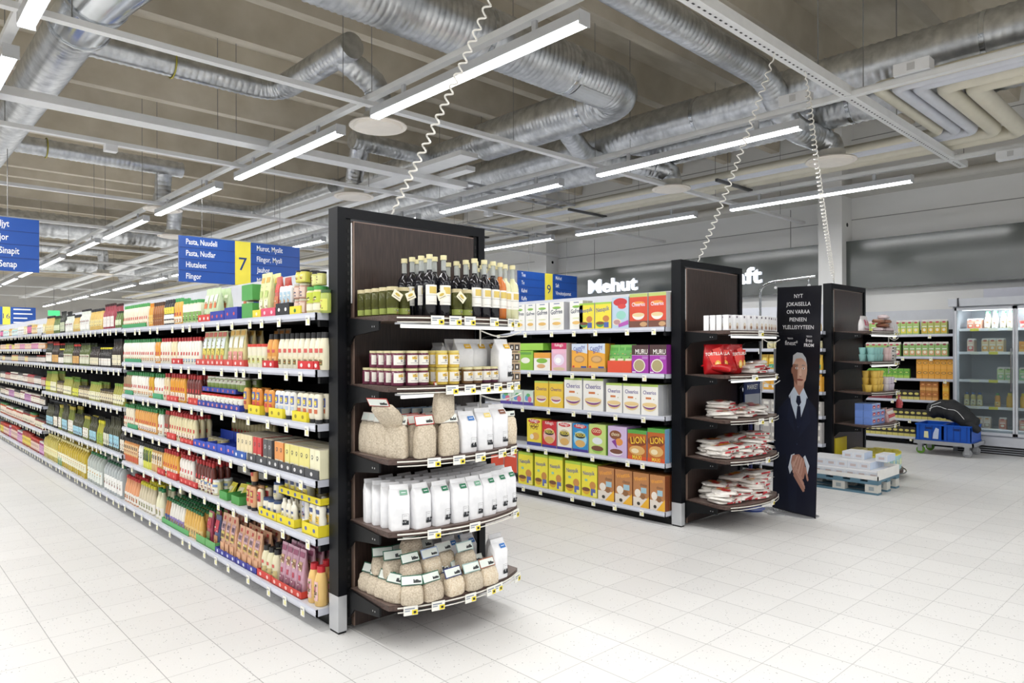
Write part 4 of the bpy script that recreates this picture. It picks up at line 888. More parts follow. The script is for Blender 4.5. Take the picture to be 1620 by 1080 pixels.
HB = bt('mayonnaise_bottle', 'squeeze', .14, .058, 'f0ecdc', 'f1efe4', [(.5, .6, 30, '3a4a80'), (.15, .42, 34, 'e9dc8a')], d=.042); runL(HB, 3.947, 3.727, z5 + .004, 'cream bottle with blue emblem in yellow tray ' + TS, rows=2)
WJ = bt('mayonnaise_jar', 'tub', .115, .072, 'e9e4cc', 'd8d2b6', [(.5, .72, 36, '34406e'), (.15, .45, 44, 'e9d64a')], cat='jar'); runL(WJ, 3.93, 3.635, z5 + .175, 'cream jar in the raised yellow tray ' + TS, rows=2, front=.02)
bt('mayonnaise_bottle', 'inverted', .19, .07, 'f3f1ea', '3a5a96', [(.35, .85, 26, 'a8acc8')], d=.05).place((1.85, 3.658, z5 + .003), LR, 'single big white bottle on blue cap ' + TS, 'big white bottle')
runL(bt('mayonnaise_bottle', 'squeeze', .15, .075, 'f1eddd', 'f1eddd', [(.52, .68, 34, '34467e'), (.18, .44, 30, 'e3b840')], d=.055), 3.59, 3.335, z5 + .045, 'big cream bottle in the big yellow tray ' + TS, rows=2, gap=.002)
YT = 'e8d62c'
for a, b in ((4.195, 3.947), (3.943, 3.719)): trayL(a, b, z5, .05, YT, '5c6aa8', 'yellow card tray with dark wave print, lower level, ' + TS, d=.16, front=-.004)
trayL(3.627, 3.322, z5, .065, YT, '5c6aa8', 'big yellow card tray against the end panel ' + TS, d=.22, front=-.004); trayL(3.947, 3.322, z5 + .17, .04, YT, '5c6aa8', 'long raised yellow card tray ' + TS, d=.2, front=.01)
# --- bottom shelf
TS = 'on the bottom shelf, near bay'
def cone(body, cap, lab='f2efe8', h=.24, w=.066, name='salad_dressing_bottle', p2='9a9a70'): return bt(name, 'slim', h, w, body, cap, [(.05, .38, 70, lab), (.14, .28, 30, p2)])
runL(cone('e29a6a', 'c2282c', p2='c9764a'), 7.19, 6.769, z6, 'salmon pink dressing bottle with red cap ' + TS, rows=3); runL(cone('cfc3a6', 'd9cf2c'), 6.75, 6.318, z6, 'beige dressing bottle with yellow cap ' + TS, rows=3); runL(cone('e9e6c4', '1f7a44', h=.25, w=.074), 6.301, 6.085, z6, 'large cream dressing bottle with green cap ' + TS, rows=3)
runL(cone('b8743a', '1f6a3c', '3a4a8a', h=.21, w=.052), 6.037, 5.912, z6, 'brown dressing bottle with dark green cap ' + TS, rows=4); runL(cone('e8e4dc', '1f6a3c', '8a7ab8', h=.21, w=.05), 5.904, 5.588, z6, 'white and lilac bottle with green cap ' + TS, rows=5); runL(cone('dcae52', '1f6a3c', 'e6c47a', h=.21, w=.05), 5.58, 5.213, z6, 'mustard coloured bottle with green cap ' + TS, rows=5)
trayL(6.069, 5.449, z6, .04, '5fae6a', None, 'long green card tray under green capped bottles ' + TS, d=.06)
runL(pc('salad_topping_pouch', .235, .085, .05, '9a3048', [(.1, .82, .9, .95, 'b8d07a'), (.1, .5, .9, .78, 'b8243c'), (.1, .1, .9, .4, '6a7a3c')]), 5.187, 5.051, z6 + .003, 'red and green pouch ' + TS, rows=3, front=.02); runL(pc('salad_topping_pouch', .23, .085, .05, '34406e', [(.1, .5, .9, .85, 'c8243c'), (.1, .1, .9, .4, 'b87a4a')]), 5.045, 4.909, z6 + .003, 'navy and red pouch ' + TS, rows=3, front=.02)
for a, b in ((5.29, 5.112), (5.106, 4.921)): trayL(a, b, z6, .055, '6cb06a', None, 'green card tray under pouches ' + TS, d=.16)
KP = [(.32, .84, .68, .93, 'c0392f'), (.1, .58, .9, .8, 'c9a0a8'), (.2, .63, .8, .74, '6a4a5a'), (.15, .38, .85, .56, 'cdb65a'), (.2, .42, .8, .5, '5a3a24'), (.1, .08, .9, .3, 'e0a47a')]
runL(pc('flatbread_pouch', .275, .08, .055, 'dfa883', KP), 4.886, 4.589, z6 + .003, 'tall peach coloured pouch with red oval, farther group, ' + TS, rows=4, front=.006); runL(pc('flatbread_pouch', .24, .085, .055, 'e3ad88', KP), 4.578, 4.232, z6 + .003, 'peach coloured pouch with red oval, nearer group, ' + TS, rows=4, front=.006)
for a, b in ((4.909, 4.739), (4.734, 4.557), (4.552, 4.385), (4.38, 4.232)): trayL(a, b, z6, .038, '3d3f9a', 'd9dcf0', 'violet blue card tray with white dots ' + TS, d=.13, front=-.004)
runL(bt('mayonnaise_bottle', 'shoulder', .19, .068, 'e6e0bc', BC, [(.45, .55, 24, 'd0504a'), (.08, .36, 56, 'c9b87a')]), 4.213, 3.973, z6 + .004, 'cream bottle with black cap ' + TS, rows=4); trayL(4.222, 4.024, z6, .045, 'd4433c', 'efc8c4', 'red card tray under black capped bottles ' + TS, d=.13, front=-.004)
PP = [(.08, .82, .92, .94, '9a4a6c'), (.2, .52, .8, .72, 'c9a47a'), (.25, .58, .75, .66, '7a4a30'), (.32, .3, .68, .42, 'b03048'), (.12, .04, .88, .24, '8a4a64')]
runL(pc('burger_bun_pouch', .245, .07, .05, 'c796ac', PP), 3.981, 3.643, z6 + .012, 'mauve pouch with burger picture ' + TS, rows=4, front=.012); trayL(4.016, 3.635, z6, .04, 'cf4438', 'efc0b8', 'long red card tray with white lining ' + TS, d=.24, front=-.004)
runL(bt('lemonade_bottle', 'shoulder', .215, .072, 'ecc274', 'c8202c', [(.14, .62, 34, 'e6b8b8'), (.3, .5, 14, 'a85a6a')]), 3.62, 3.329, z6, 'yellow drink bottle with red cap ' + TS, rows=4)

# --- middle and far stretches of the long run
rb = random.Random(11)
OIL, DK_, JR = 'oil_bottle', 'soy_sauce_bottle', 'spice_jar'
def kit(level, bay):
    k = []
    if level == 0: k = [bt('cereal_jar', 'jar', .16, .08, 'c8c4b6', '8a8880', [(.3, .7, 60, 'b0a094')], cat='jar'), bt(OIL, 'oil', .27, .05, '20241e', '18181a', [(.1, .5, 46, 'c8d0b0')]), bt('vinegar_bottle', 'oil', .25, .055, '1e1c20', '121214', [(.1, .5, 46, 'e6e2d8')]), bt('noodle_sauce_bottle', 'slim', .22, .055, 'd8b45c', '26262a', [(.2, .5, 46, 'e9d890')]), bt('relish_bottle', 'slim', .2, .055, '56702e', '23301c', [(.2, .5, 46, 'dfe8c4')]), bt('vinegar_bottle', 'oil', .25, .055, '9a3040', '301014', [(.1, .5, 46, 'f0e8e4')]), bt('vinegar_bottle', 'oil', .24, .055, 'd9dfd6', '26262a', [(.1, .55, 46, 'f2f2ee')])]
    if level == 1: k = [bt(OIL, 'oil', .27, .052, '4c5a22', '202a12', [(.1, .5, 46, 'dfe0c8')]), bt(OIL, 'oil', .27, .052, '22261c', '8a2a20', [(.1, .5, 46, 'e9e6dc')]), bt(DK_, 'oil', .25, .052, '241a16', '16161a', [(.1, .45, 46, 'ece4c4')]), bt(DK_, 'oil', .24, .052, '2c2018', 'c8342c', [(.1, .45, 46, 'd8a45a')]), bt('olive_bottle', 'shoulder', .2, .06, '5a6a2a', '2c4a20', [(.1, .5, 46, 'e4e8b8')]), bt(DK_, 'oil', .21, .045, '1d1a1a', 'e6d838', [(.1, .45, 46, 'f4f0e8')])]
    if level == 2: k = [bt(OIL, 'slim', .24, .062, '7a7a20', '5a8a2c', [(.1, .5, 46, 'dfe04a')]), bt(OIL, 'slim', .24, .062, '9c9a3a', '7aa03c', [(.1, .5, 46, 'f0ecc8')]), bt(DK_, 'oil', .27, .055, '1c1a18', '1a1a1c', [(.1, .5, 46, 'f2f2f0')]), bt(DK_, 'oil', .26, .055, '2a2018', 'a02a28', [(.1, .5, 46, 'ecd9a0')]), bt('olive_jar', 'jar', .16, .07, '6a5a30', '2a2018', [(.2, .7, 46, 'e3d8b4')], cat='jar')]
    if level == 3: k = [bt(OIL, 'slim', .28, .07, 'a8a428', 'd8d020', [(.1, .5, 46, '8fae3c')]), bt(OIL, 'slim', .28, .07, '6a7422', 'b8a83c', [(.1, .5, 46, 'f2efe2')]), bt(OIL, 'oil', .3, .062, '2a2c18', '181a12', [(.1, .5, 46, 'dfe0c8')]), bt(DK_, 'oil', .3, .058, '1d1b18', '1a1a1a', [(.1, .5, 46, 'efe8d8')]), bt(OIL, 'oil', .28, .055, '6e5218', '22241c', [(.1, .5, 46, 'e8e0c8')]), bt('wine_vinegar_bottle', 'oil', .29, .06, '3a3a22', '202014', [(.1, .45, 46, '9ad0e4')])]
    if level == 4: k = [bt('cooking_oil_jug', 'jug', .31, .10, 'cfc060', 'e3d890', [(.2, .5, 46, 'efe8b0')], alpha=.72), bt('cooking_oil_jug', 'jug', .31, .10, 'd3b83c', 'efe6a4', [(.2, .5, 46, 'f0ecd0')], alpha=.72), bt('white_vinegar_jug', 'jug', .31, .10, 'dfe6e0', '2c7a44', [(.1, .5, 46, 'e9efe8')], alpha=.5), bt('white_vinegar_jug', 'jug', .3, .09, 'd8dfe0', '1e5a3a', [(.1, .55, 46, 'f4f4f2')], alpha=.5)]
    return k
def rc(level, bay):
    if bay == 'C': pass
    return kit(level, bay)
NW = {'cereal_jar': 'white jar', OIL: 'oil bottle', 'vinegar_bottle': 'vinegar bottle', 'noodle_sauce_bottle': 'golden sauce bottle', 'relish_bottle': 'green relish bottle', DK_: 'dark soy sauce bottle', 'olive_bottle': 'green olive bottle', 'olive_jar': 'brown olive jar', 'wine_vinegar_bottle': 'wine vinegar bottle', 'cooking_oil_jug': 'yellow cooking oil jug', 'white_vinegar_jug': 'clear vinegar jug', 'small_jar': 'small jar'}
used = {}
def stock(y0, y1, z, kit_, shelfname, rows, x0=1.80, lay=1, maxw=.55, back=.5):
    y = y1 - .02; prev = None
    while y > y0 + .12:
        P = rb.choice([k for k in kit_ if k is not prev]); prev = P
        L = rb.uniform(.22, maxw); a = max(y0 + .01, y - L)
        nm = P.nm; lb = kit_.index(P)
        lab = (COLN.get(P, '') + ' ' + NW.get(nm, nm.replace('_', ' ')) + ' ' + shelfname).strip()
        runL(P, a, y, z, lab, rows=rows, x0=x0, lay=lay, back=back, gap=.010, sz=rb.uniform(.82, 1.12))
        y = a - .005
COLN = {}
def name_colours(kit_, words):
    for P, w in zip(kit_, words): COLN[P] = w
KB = [kit(i, 'B') for i in range(5)]
name_colours(KB[0], ['pale', 'tall black', 'dark', 'broad', 'broad', 'crimson', 'clear']); name_colours(KB[1], ['olive green', 'red capped', 'cream labelled', 'orange labelled', '', 'yellow capped'])
name_colours(KB[2], ['olive yellow', 'pale yellow', 'white labelled', 'maroon capped', '']); name_colours(KB[3], ['yellow capped', 'pale green', 'dark green', 'black capped', 'amber', 'blue labelled']); name_colours(KB[4], ['pale', 'deep', 'green capped', 'white labelled'])
for i, z in enumerate(SB):
    y0, y1 = 7.17, 10.88
    if i == 4:
        runL(KB[4][3], 7.943, 7.254, z, 'clear vinegar jug with white label on the bottom shelf, middle stretch', rows=2)
        runL(KB[4][2], 8.66, 7.967, z, 'clear vinegar jug with green cap on the bottom shelf, middle stretch', rows=2)
        runL(KB[4][1], 10.128, 8.689, z, 'deep yellow cooking oil jug on the bottom shelf, middle stretch', rows=3)
        runL(KB[4][0], 11.009, 10.147, z, 'pale yellow cooking oil jug on the bottom shelf, middle stretch', rows=2)
        for k in range(2): tr(.11, .1, .09, '2f8a60').place((1.865, [10.054, 9.909][k], z + .003), LR, 'small green carton before the oil jugs', 'green cartons')
        continue
    stock(y0, y1, z, KB[i], 'on the ' + ['top', 'second', 'third', 'fourth'][i] + ' shelf, middle stretch', 2)
NW['small_jar'] = 'small jar'; NW['ketchup_jar'] = 'red preserve jar'; NW['glass_jar'] = 'glass jar'
def sj(name, c, cap, lab, h=.11, w=.07): return bt(name, 'jar', h, w, c, cap, [(.15, .7, 60, lab)], cat='jar', n=10)
KC = {0: [sj('tea_tin', 'e8dc9a', 'd9cfa0', 'f0ead0', .13), sj('tea_tin', '9ad0d4', 'e6dcb0', 'dff0f0', .12), sj('tea_tin', 'd8a04a', 'c9b060', 'f0dcb0', .12), sj('tea_tin', '5a3a6a', 'e0d8c0', 'd86a9a', .15), sj('tea_tin', 'f0efe8', 'e9e6dc', 'dfe4e8', .14)],
      1: [sj('baby_food_jar', 'b83a7a', 'd8d0c0', 'e6a0c0', .08), sj('baby_food_jar', 'dfc83a', 'c8b040', 'f0e08a', .08), sj('baby_food_jar', 'e09a5a', 'd8d0c8', 'f2d8c0', .08)],
      2: [sj('stock_jar', '2a2624', '222020', 'c8c0b8', .1), sj('stock_jar', '4a4440', 'a03830', 'e0d8d0', .1), sj('stock_jar', 'b8682c', '302820', 'e9dc9a', .1)],
      3: [sj('preserve_jar', '8a2a30', 'a83038', 'd8c0b0', .13), sj('preserve_jar', '5a3030', 'd9d4c8', 'f0e8dc', .12), sj('preserve_jar', '3a3432', '2a2828', 'e8e4dc', .13)],
      4: [sj('pasta_sauce_jar', '6a2a28', 'c8c0b4', 'f0ece0', .14), sj('pasta_sauce_jar', '8a4a84', 'd8d0c4', 'c490c0', .12), sj('pasta_sauce_jar', '2c2826', '24201e', 'dcd4c8', .14)],
      5: [sj('tomato_sauce_jar', 'a83a24', 'e0dcd0', 'ead6c4', .17, .075), sj('tomato_sauce_jar', 'b8542c', '3a7a44', 'efe0d0', .17, .075), sj('tomato_sauce_jar', '7a2420', '2a2422', 'e8e2c8', .17, .075)],
      6: [sj('passata_bottle', '9a2c24', 'c83a2c', 'e8c8b8', .2, .075), sj('passata_bottle', 'a0407a', 'd8d0cc', 'd8a0cc', .18, .075), sj('passata_bottle', 'a8482a', 'b03a2c', 'e6d04a', .2, .075)]}
for i, z in enumerate(SC):
    nm = ['top', 'second', 'third', 'fourth', 'fifth', 'sixth', 'bottom'][i]
    name_colours(KC[i], [['cream', 'pale blue', 'tan', 'purple and pink', 'white'], ['pink', 'yellow', 'peach'], ['black', 'dark red capped', 'orange'], ['dark red', 'brown', 'black'], ['dark red', 'violet', 'black'], ['red', 'orange red', 'dark'], ['red', 'violet', 'yellow labelled']][i])
    stock(10.93, 14.8, z, KC[i], 'on the ' + nm + ' shelf, far stretch', 1, lay=1 if i in (0, 4, 5, 6) else 1, maxw=.7)
# unplaced prototypes of the oil kits are dropped at the end of the script

# ------------------------------------------------------------------ cereal boxes (left face of the second run)
KL = ('e', .5, .93, .4, .06, '#c8202c')
def KELL(): return [('e', .5, .91, .42, .075, '#c8242e'), ('t', "Kellogg's", .5, .89, .2, '#f6f2ee')]
def bowl(c1, c2, cz=.24, r=.3, cx=.5): return [('h', cx, cz, r, .15, '#' + c1), ('e', cx, cz, r, .06, '#' + c2)]
GF = [('r', .3, .93, .7, .96, '#5a6a9a'), ('e', .5, .80, .3, .045, '#8fc04a'), ('e', .5, .775, .22, .02, '#5fa83a'), ('t', 'GoFree', .5, .58, .33, '#2c3550', .05), ('e', .5, .40, .3, .02, '#dfe6b0')] + bowl('efece2', 'e8b860')
NQ = [('r', 0, .93, 1, 1, '#9ac83a'), ('t', 'Nesquik', .5, .66, .3, '#26389a', .12), ('e', .68, .38, .2, .12, '#c87a3a'), ('r', .55, .05, .85, .25, '#3f54a8')] + bowl('3f8a4a', '6a3a24', .22, .26, .32)
NQ2 = [('r', 0, .92, 1, 1, '#a8cf3c'), ('t', 'Nesquik', .48, .66, .28, '#26389a', .08), ('e', .3, .5, .1, .04, '#8ac0a0'), ('e', .72, .36, .2, .12, '#c8843a'), ('r', .6, .06, .9, .26, '#4a5cae'), ('r', .74, .03, .97, .15, '#f2e878')] + bowl('d9a020', '6a3a24', .22, .26, .3)
CR = [('r', 0, .9, 1, 1, '#b9c86a'), ('e', .5, .72, .34, .05, '#f0963a'), ('t', 'Cheerios', .5, .63, .25, '#f4f0ff'), ('r', 0, 0, 1, .2, '#6a3a2c'), ('e', .78, .1, .2, .07, '#c89a6a')] + bowl('f0ede6', 'e8cf9a', .38, .34)
CW = [('r', 0, .93, 1, 1, '#a9c85a'), ('t', 'Cheerios', .5, .68, .26, '#4a3a8a'), ('r', .28, .52, .6, .585, '#d0703a'), ('e', .75, .52, .03, .015, '#9a9a5a')] + [('h', .5, .34, .42, .22, '#e9cf8a'), ('h', .5, .33, .40, .15, '#7a3a7a'), ('h', .5, .345, .41, .1, '#f3efe6'), ('e', .5, .34, .42, .07, '#e9c98a')]
CY = [('r', 0, .93, 1, 1, '#b5cc5a'), ('t', 'Cheerios', .5, .64, .26, '#6a3a6a'), ('h', .5, .36, .38, .2, '#f6f2e8'), ('h', .5, .33, .34, .1, '#9a4a7a'), ('e', .5, .37, .38, .07, '#e8cba0')]
CB = [('p', [(0, .75), (1, .6), (1, 1), (0, 1)], '#cfdcf0'), ('t', 'Crunchy', .5, .76, .27, '#26389a', .18), ('t', 'Bran', .5, .64, .27, '#26389a', .18), ('e', .5, .38, .34, .15, '#c08a4a'), ('e', .5, .38, .26, .1, '#d8a86a'), ('r', .6, .03, .95, .1, '#27408a'), ('e', .12, .08, .07, .04, '#c8242e')]
MU = [('r', 0, .64, 1, 1, '#3a2020'), ('t', 'MURU', .58, .68, .34, '#f6f2ee'), ('r', 0, .635, 1, .645, '#f2e8f4'), ('e', .45, .28, .36, .23, '#f3efe6'), ('e', .45, .28, .31, .2, '#a89a6a'), ('r', .62, .5, .95, .6, '#b070c0'), ('r', .03, .03, .25, .07, '#efe6f4')]
UN = [('r', 0, .78, 1, 1, '#c8245a'), ('t', "Kellogg's", .5, .88, .2, '#f6f2ee'), ('r', .1, .62, .9, .76, '#f2b8d0'), ('e', .5, .4, .36, .2, '#efe0f4'), ('e', .45, .38, .2, .1, '#ffffff'), ('e', .5, .08, .4, .06, '#d8c09a')]
PB = [('e', .5, .84, .42, .13, '#c8282c'), ('e', .6, .7, .25, .08, '#d83a34'), ('e', .55, .42, .3, .14, '#8fd0c0'), ('e', .3, .2, .26, .11, '#e8d8c4'), ('e', .3, .2, .2, .08, '#b88a8a'), ('p', [(.4, .03), (1, .12), (1, .26), (.4, .14)], '#b04ab0')]
CO = KELL() + [('t', 'COCO', .5, .7, .26, '#6a3418'), ('t', 'POPS', .5, .61, .26, '#6a3418'), ('e', .6, .36, .26, .14, '#e8a84a'), ('r', 0, 0, 1, .13, '#28308a'), ('e', .35, .33, .14, .1, '#f4e8d0')]
def TRS(rim): return KELL() + [('e', .5, .45, .42, .3, '#' + rim), ('e', .5, .58, .34, .1, '#1c1c20'), ('t', 'TRESOR', .5, .55, .24, '#f4e04a'), ('e', .5, .3, .32, .13, '#d8a85a'), ('r', 0, 0, 1, .1, '#3a2a8a')]
GE = [('e', .45, .76, .32, .14, '#b8302a'), ('t', 'COCO', .45, .73, .2, '#f4e8c0'), ('e', .5, .45, .3, .12, '#dfe4ea'), ('h', .5, .2, .36, .16, '#8ac04a'), ('e', .5, .2, .36, .09, '#6a3a2a')]
PU = [('e', .4, .72, .32, .15, '#7a4024'), ('t', 'choco', .4, .69, .22, '#f4e8c0'), ('e', .6, .5, .2, .12, '#e08a3a'), ('p', [(.2, .5), (.5, .28), (.42, .58)], '#7a2a8a'), ('h', .45, .18, .34, .14, '#efe4f2'), ('e', .45, .18, .34, .08, '#6a3a2a')]
LI = [('r', 0, .88, 1, 1, '#4a9a3a'), ('e', .5, .62, .5, .16, '#7a3410'), ('t', 'LION', .55, .56, .42, '#f4c82c', .12), ('e', .5, .32, .42, .16, '#d8a45a'), ('e', .4, .3, .2, .08, '#efdcb0'), ('r', 0, 0, 1, .12, '#d8481c'), ('t', 'MAXI', .5, .02, .26, '#f4d83c')]
WE = [('r', 0, .0, 1, .28, '#e6ddd0'), ('t', "Weetos", .48, .78, .3, '#f0a030', .2), ('t', 'choco', .66, .62, .22, '#6a4a34'), ('r', .5, .42, .85, .58, '#9ac0d0'), ('e', .3, .4, .2, .12, '#efe6da'), ('p', [(.45, 0), (1, 0), (1, .34)], '#f0b020'), ('e', .35, .1, .1, .05, '#2a2620'), ('e', .62, .32, .16, .08, '#8a5a34')]
RB = [('r', .1, .82, .3, .9, '#2a3a8a'), ('r', .2, .66, .9, .74, '#f2e6e0')]
GRN = [('e', .5, .5, .3, .15, '#f0efe0'), ('r', .1, .8, .9, .92, '#5a9a3a')]
def boxL(a, b, z, h, body, dec, lab, side='b9b9bd', top=None, rows=3, d=.07, front=0.0, name='cereal_box'):
    w = round(a - b - .004, 3); P = bx(name, w, d, h, body, dec, 'box', side=side, topm=top or body)
    for r in range(rows): P.place((5.012 + front + d / 2 + r * (d + .003), (a + b) / 2, z + .003), LR, lab, lab)
g1, g2, g3, g4, g5 = SG
S1, S2, S3, S4, S5 = [' on the ' + n + ' shelf, cereal run' for n in ('top', 'second', 'third', 'fourth', 'bottom')]
for k, (a, b) in enumerate(((5.311, 5.146), (5.141, 4.995), (4.991, 4.81), (4.801, 4.606))): boxL(a, b, g1, .275, 'f3f2ec', GF, 'white cereal box with lime swoosh, left group,' + S1, rows=2)
boxL(4.532, 4.364, g1, .275, 'f3f2ec', GF, 'white cereal box with lime swoosh beside yellow ones' + S1, rows=2)
for a, b in ((4.411, 4.224), (4.217, 4.023)): boxL(a, b, g1, .245, 'f0df3c', NQ, 'yellow cereal box with blue lettering' + S1, top='c8c83a', front=-.0, rows=2)
boxL(4.016, 3.827, g1, .28, 'b9d0e4', PB, 'pale blue cereal box with red and pink picture' + S1, rows=2)
for a, b in ((3.82, 3.623), (3.616, 3.432)): boxL(a, b, g1, .30, 'd8452c', CR, 'orange red cereal box with white bowl' + S1, side='cfcfcf', rows=3)
boxL(5.254, 5.031, g2, .20, '8ac23a', GRN, 'lime green box, lower of the stacked ones' + S2, side='6aa02c', rows=2, name='muesli_box'); boxL(5.254, 4.888, g2 + .205, .07, '9ad04a', [], 'lime green box lying across the stack' + S2, side='7ab83a', rows=2, name='muesli_box')
boxL(5.022, 4.792, g2, .18, 'f2efe6', [('r', 0, .7, 1, 1, '#e89a30'), ('e', .5, .55, .34, .14, '#7ab83a'), ('e', .45, .25, .26, .12, '#d8a46a')], 'white and orange muesli box' + S2, side='e89a30', rows=2, name='muesli_box')
boxL(4.775, 4.573, g2, .275, 'e6b8d0', UN, 'pink cereal box with white picture' + S2, side='c9c4b8', rows=2)
for a, b in ((4.508, 4.309), (4.301, 4.096)): boxL(a, b, g2 + .03, .235, 'eda838', CB, 'orange and pale blue bran cereal box' + S2, side='e0a030', rows=2)
T = tr(round(4.516 - 4.089, 3), .16, .04, 'a8875e', None, .05); T.place((5.09, 4.301, g2 + .002), LR, 'brown card tray under the bran boxes' + S2, 'bran tray')
for a, ag in ((4.023, -.1), (3.936, 0), (3.851, .1)): pc('granola_bag', .25, .12, .08, '6ab84a', [(.2, .1, .8, .5, 'e6e8c8'), (.1, .6, .9, .9, '4aa03a')], top=.2).place((5.07, a, g2 + .006), LR + ag, 'green granola bag standing in the orange red tray' + S2, 'granola bags')
T = tr(round(4.074 - 3.803, 3), .16, .11, 'dd5236', None, .13); T.place((5.095, 3.936, g2 + .002), LR, 'orange red card tray with green bags' + S2, 'orange tray')
for a, b in ((3.796, 3.613), (3.606, 3.429)): boxL(a, b, g2, .25, 'a030a8', MU, 'purple and brown muesli box with round bowl' + S2, side='7a2a7a', rows=3, name='muesli_box')
for a, b in ((5.527, 5.35), (5.345, 5.179), (5.174, 5.031)): boxL(a, b, g3, .15, 'cfe0d4', [('r', 0, 0, 1, .22, '#4a3a9a'), ('e', .35, .5, .2, .2, '#5a9ad0'), ('e', .65, .42, .2, .2, '#e06a8a'), ('e', .5, .7, .2, .12, '#5ab06a')], 'small pale green box with colourful print' + S3, rows=2)
for a, b in ((5.013, 4.818), (4.81, 4.619)): boxL(a, b, g3, .255, 'f0c83c', CY, 'yellow cereal box with purple lettering' + S3, side='d0a830', top='b5cc5a', rows=2)
for a, b in ((4.606, 4.376), (4.364, 4.119)): boxL(a, b, g3, .30, 'f4f2ec', CW, 'tall white cereal box with striped bowl, farther pair,' + S3, side='c8c8cc', top='b5cc5a', rows=3)
for a, b in ((4.089, 3.901), (3.894, 3.703), (3.697, 3.515)): boxL(a, b, g3, .265, 'f4f2ec', CW, 'shorter white cereal box with striped bowl, nearer trio,' + S3, side='c2c4c8', top='b5cc5a', rows=4)
boxL(5.123, 4.915, g4, .27, 'f0d83c', CO, 'yellow chocolate cereal box' + S4, side='e0c830', rows=2)
boxL(4.906, 4.707, g4, .26, 'c8242c', TRS('e8b0a8'), 'red cereal box with filled pillows' + S4, rows=2); boxL(4.698, 4.508, g4, .265, 'efeade', TRS('d8c8a8'), 'cream cereal box with filled pillows' + S4, rows=2); boxL(4.5, 4.301, g4, .265, '2a8ac8', TRS('9ad0e8'), 'blue cereal box with filled pillows' + S4, rows=2)
boxL(4.293, 4.089, g4, .275, 'c2d87a', GE, 'light green chocolate cereal box' + S4, side='8ac04a', rows=3); boxL(4.067, 3.851, g4, .275, 'cdb4dc', PU, 'lilac chocolate cereal box' + S4, side='b890cc', rows=3)
boxL(3.844, 3.636, g4, .26, 'b85a20', LI, 'brown cereal box with yellow lettering, shorter,' + S4, side='7a9ac0', top='4a9a3a', rows=3); boxL(3.63, 3.448, g4, .29, 'b85a20', LI, 'brown cereal box with yellow lettering, taller,' + S4, side='7aa4c8', top='4a9a3a', rows=3)
for a, b in ((5.68, 5.477), (5.468, 5.273)): boxL(a, b, g5 + .1, .24, 'd8482f', RB, 'plain orange red cereal box' + S5, rows=2)
for a, b in ((5.254, 5.04), (5.013, 4.827)): boxL(a, b, g5, .33, 'f0e23c', NQ2, 'tall yellow cereal box with cocoa bowl, farther,' + S5, side='b8b83a', top='a8cf3c', rows=3)
boxL(4.818, 4.627, g5, .33, 'f0e23c', NQ2, 'tall yellow cereal box before the gap' + S5, side='b8b83a', top='a8cf3c', rows=3)
for a, b in ((4.598, 4.395), (4.387, 4.194)): boxL(a, b, g5, .31, 'f0e23c', NQ2, 'shorter yellow cereal box with cocoa bowl' + S5, side='b8b83a', top='a8cf3c', rows=4)
for a, b in ((4.186, 3.994), (3.987, 3.792), (3.785, 3.613), (3.606, 3.448)): boxL(a, b, g5, .30, 'b87a48', WE, 'brown cereal box with yellow corner' + S5, side='8a4a2c', rows=4)

# ------------------------------------------------------------------ front-facing stock on the curved shelves
def front_y(yp, xc, x, hw=.44):
    t = min(1, max(0, (x - xc + hw - .08) / (2 * hw - .16))); return yp - .405 - .075 * math.sin(PI * t) ** .8
def runE(P, x0, x1, z, yp, xc, lab, rows=3, lay=1, gap=.004, group=None, dy=0.0, back=.40, rot=.05, n=None, limit=None):
    w = P.w + gap; n = n or max(1, int((x1 - x0 + .01) / w)); off = ((x1 - x0) - n * w) / 2
    for i in range(n):
        x = x0 + off + w * (i + .5); yf = front_y(yp, xc, x) + .012 + dy
        for r in range(rows):
            y = yf + P.d / 2 + r * (P.d + gap)
            if y + P.d / 2 > yp - .002: break
            for l in range(lay):
                P.place((x + random.uniform(-.002, .002), y, z + .0015 + l * (P.h + .001)), random.uniform(-rot, rot), lab, group or lab)
Y1, X1 = 3.315, 2.365
E1, E2, E3, E4, E5 = [' on the ' + n + ' curved shelf' for n in ('top', 'second', 'third', 'fourth', 'lowest')]
za, zb, zc, zd, ze = 1.672, 1.318, .956, .596, .232
HJ2 = bt('herb_oil_jar', 'jar', .145, .062, '5f6130', 'cfc39a', [(.05, .25, 90, '8a9a3c')], cat='jar', alpha=.6)
for i in range(2):
    for j in range(5): HJ2.place((1.972 + i * .068, 3.26 - j * .07, za + .001), 0, 'tall jar of herbs in oil with beige lid, back corner,' + E1, 'herb jars in the corner of the top curved shelf')
runE(HJ2, 2.265, 2.405, za, Y1, X1, 'tall jar of herbs in oil standing among the dark bottles' + E1, rows=3)
def string_tag(x, y, z, rz, lab):
    q = MB(); q.box(-.028, -.001, -.02, .028, .0, .02, mat('efe8cf', .6)); q.fell(0, .004, .016, .007, -.0016, mat('c9b050', .6)); q.box(-.02, -.0016, -.012, .02, -.001, -.008, mat('9a9484', .7)); q.tube([(0, .001, .02), (0, .004, .034)], .001, mat('c9b98a', .6), 4)
    tag(q.build('gift_tag', None, (x, y, z), 0), lab, 'tag').rotation_euler = (0, rz, 0)
for n, (x, y, a) in enumerate(((1.975, 2.942, .5), (2.04, 2.92, -.4), (2.30, 2.835, .7), (2.145, 2.80, -.4))):
    string_tag(x, y, za + .10, a, ['cream paper tag hung on the outer corner jar', 'cream paper tag hung on the next corner jar', 'cream paper tag hung on the jar between dark bottles', 'cream paper tag beside the first dark bottle'][n] + E1)
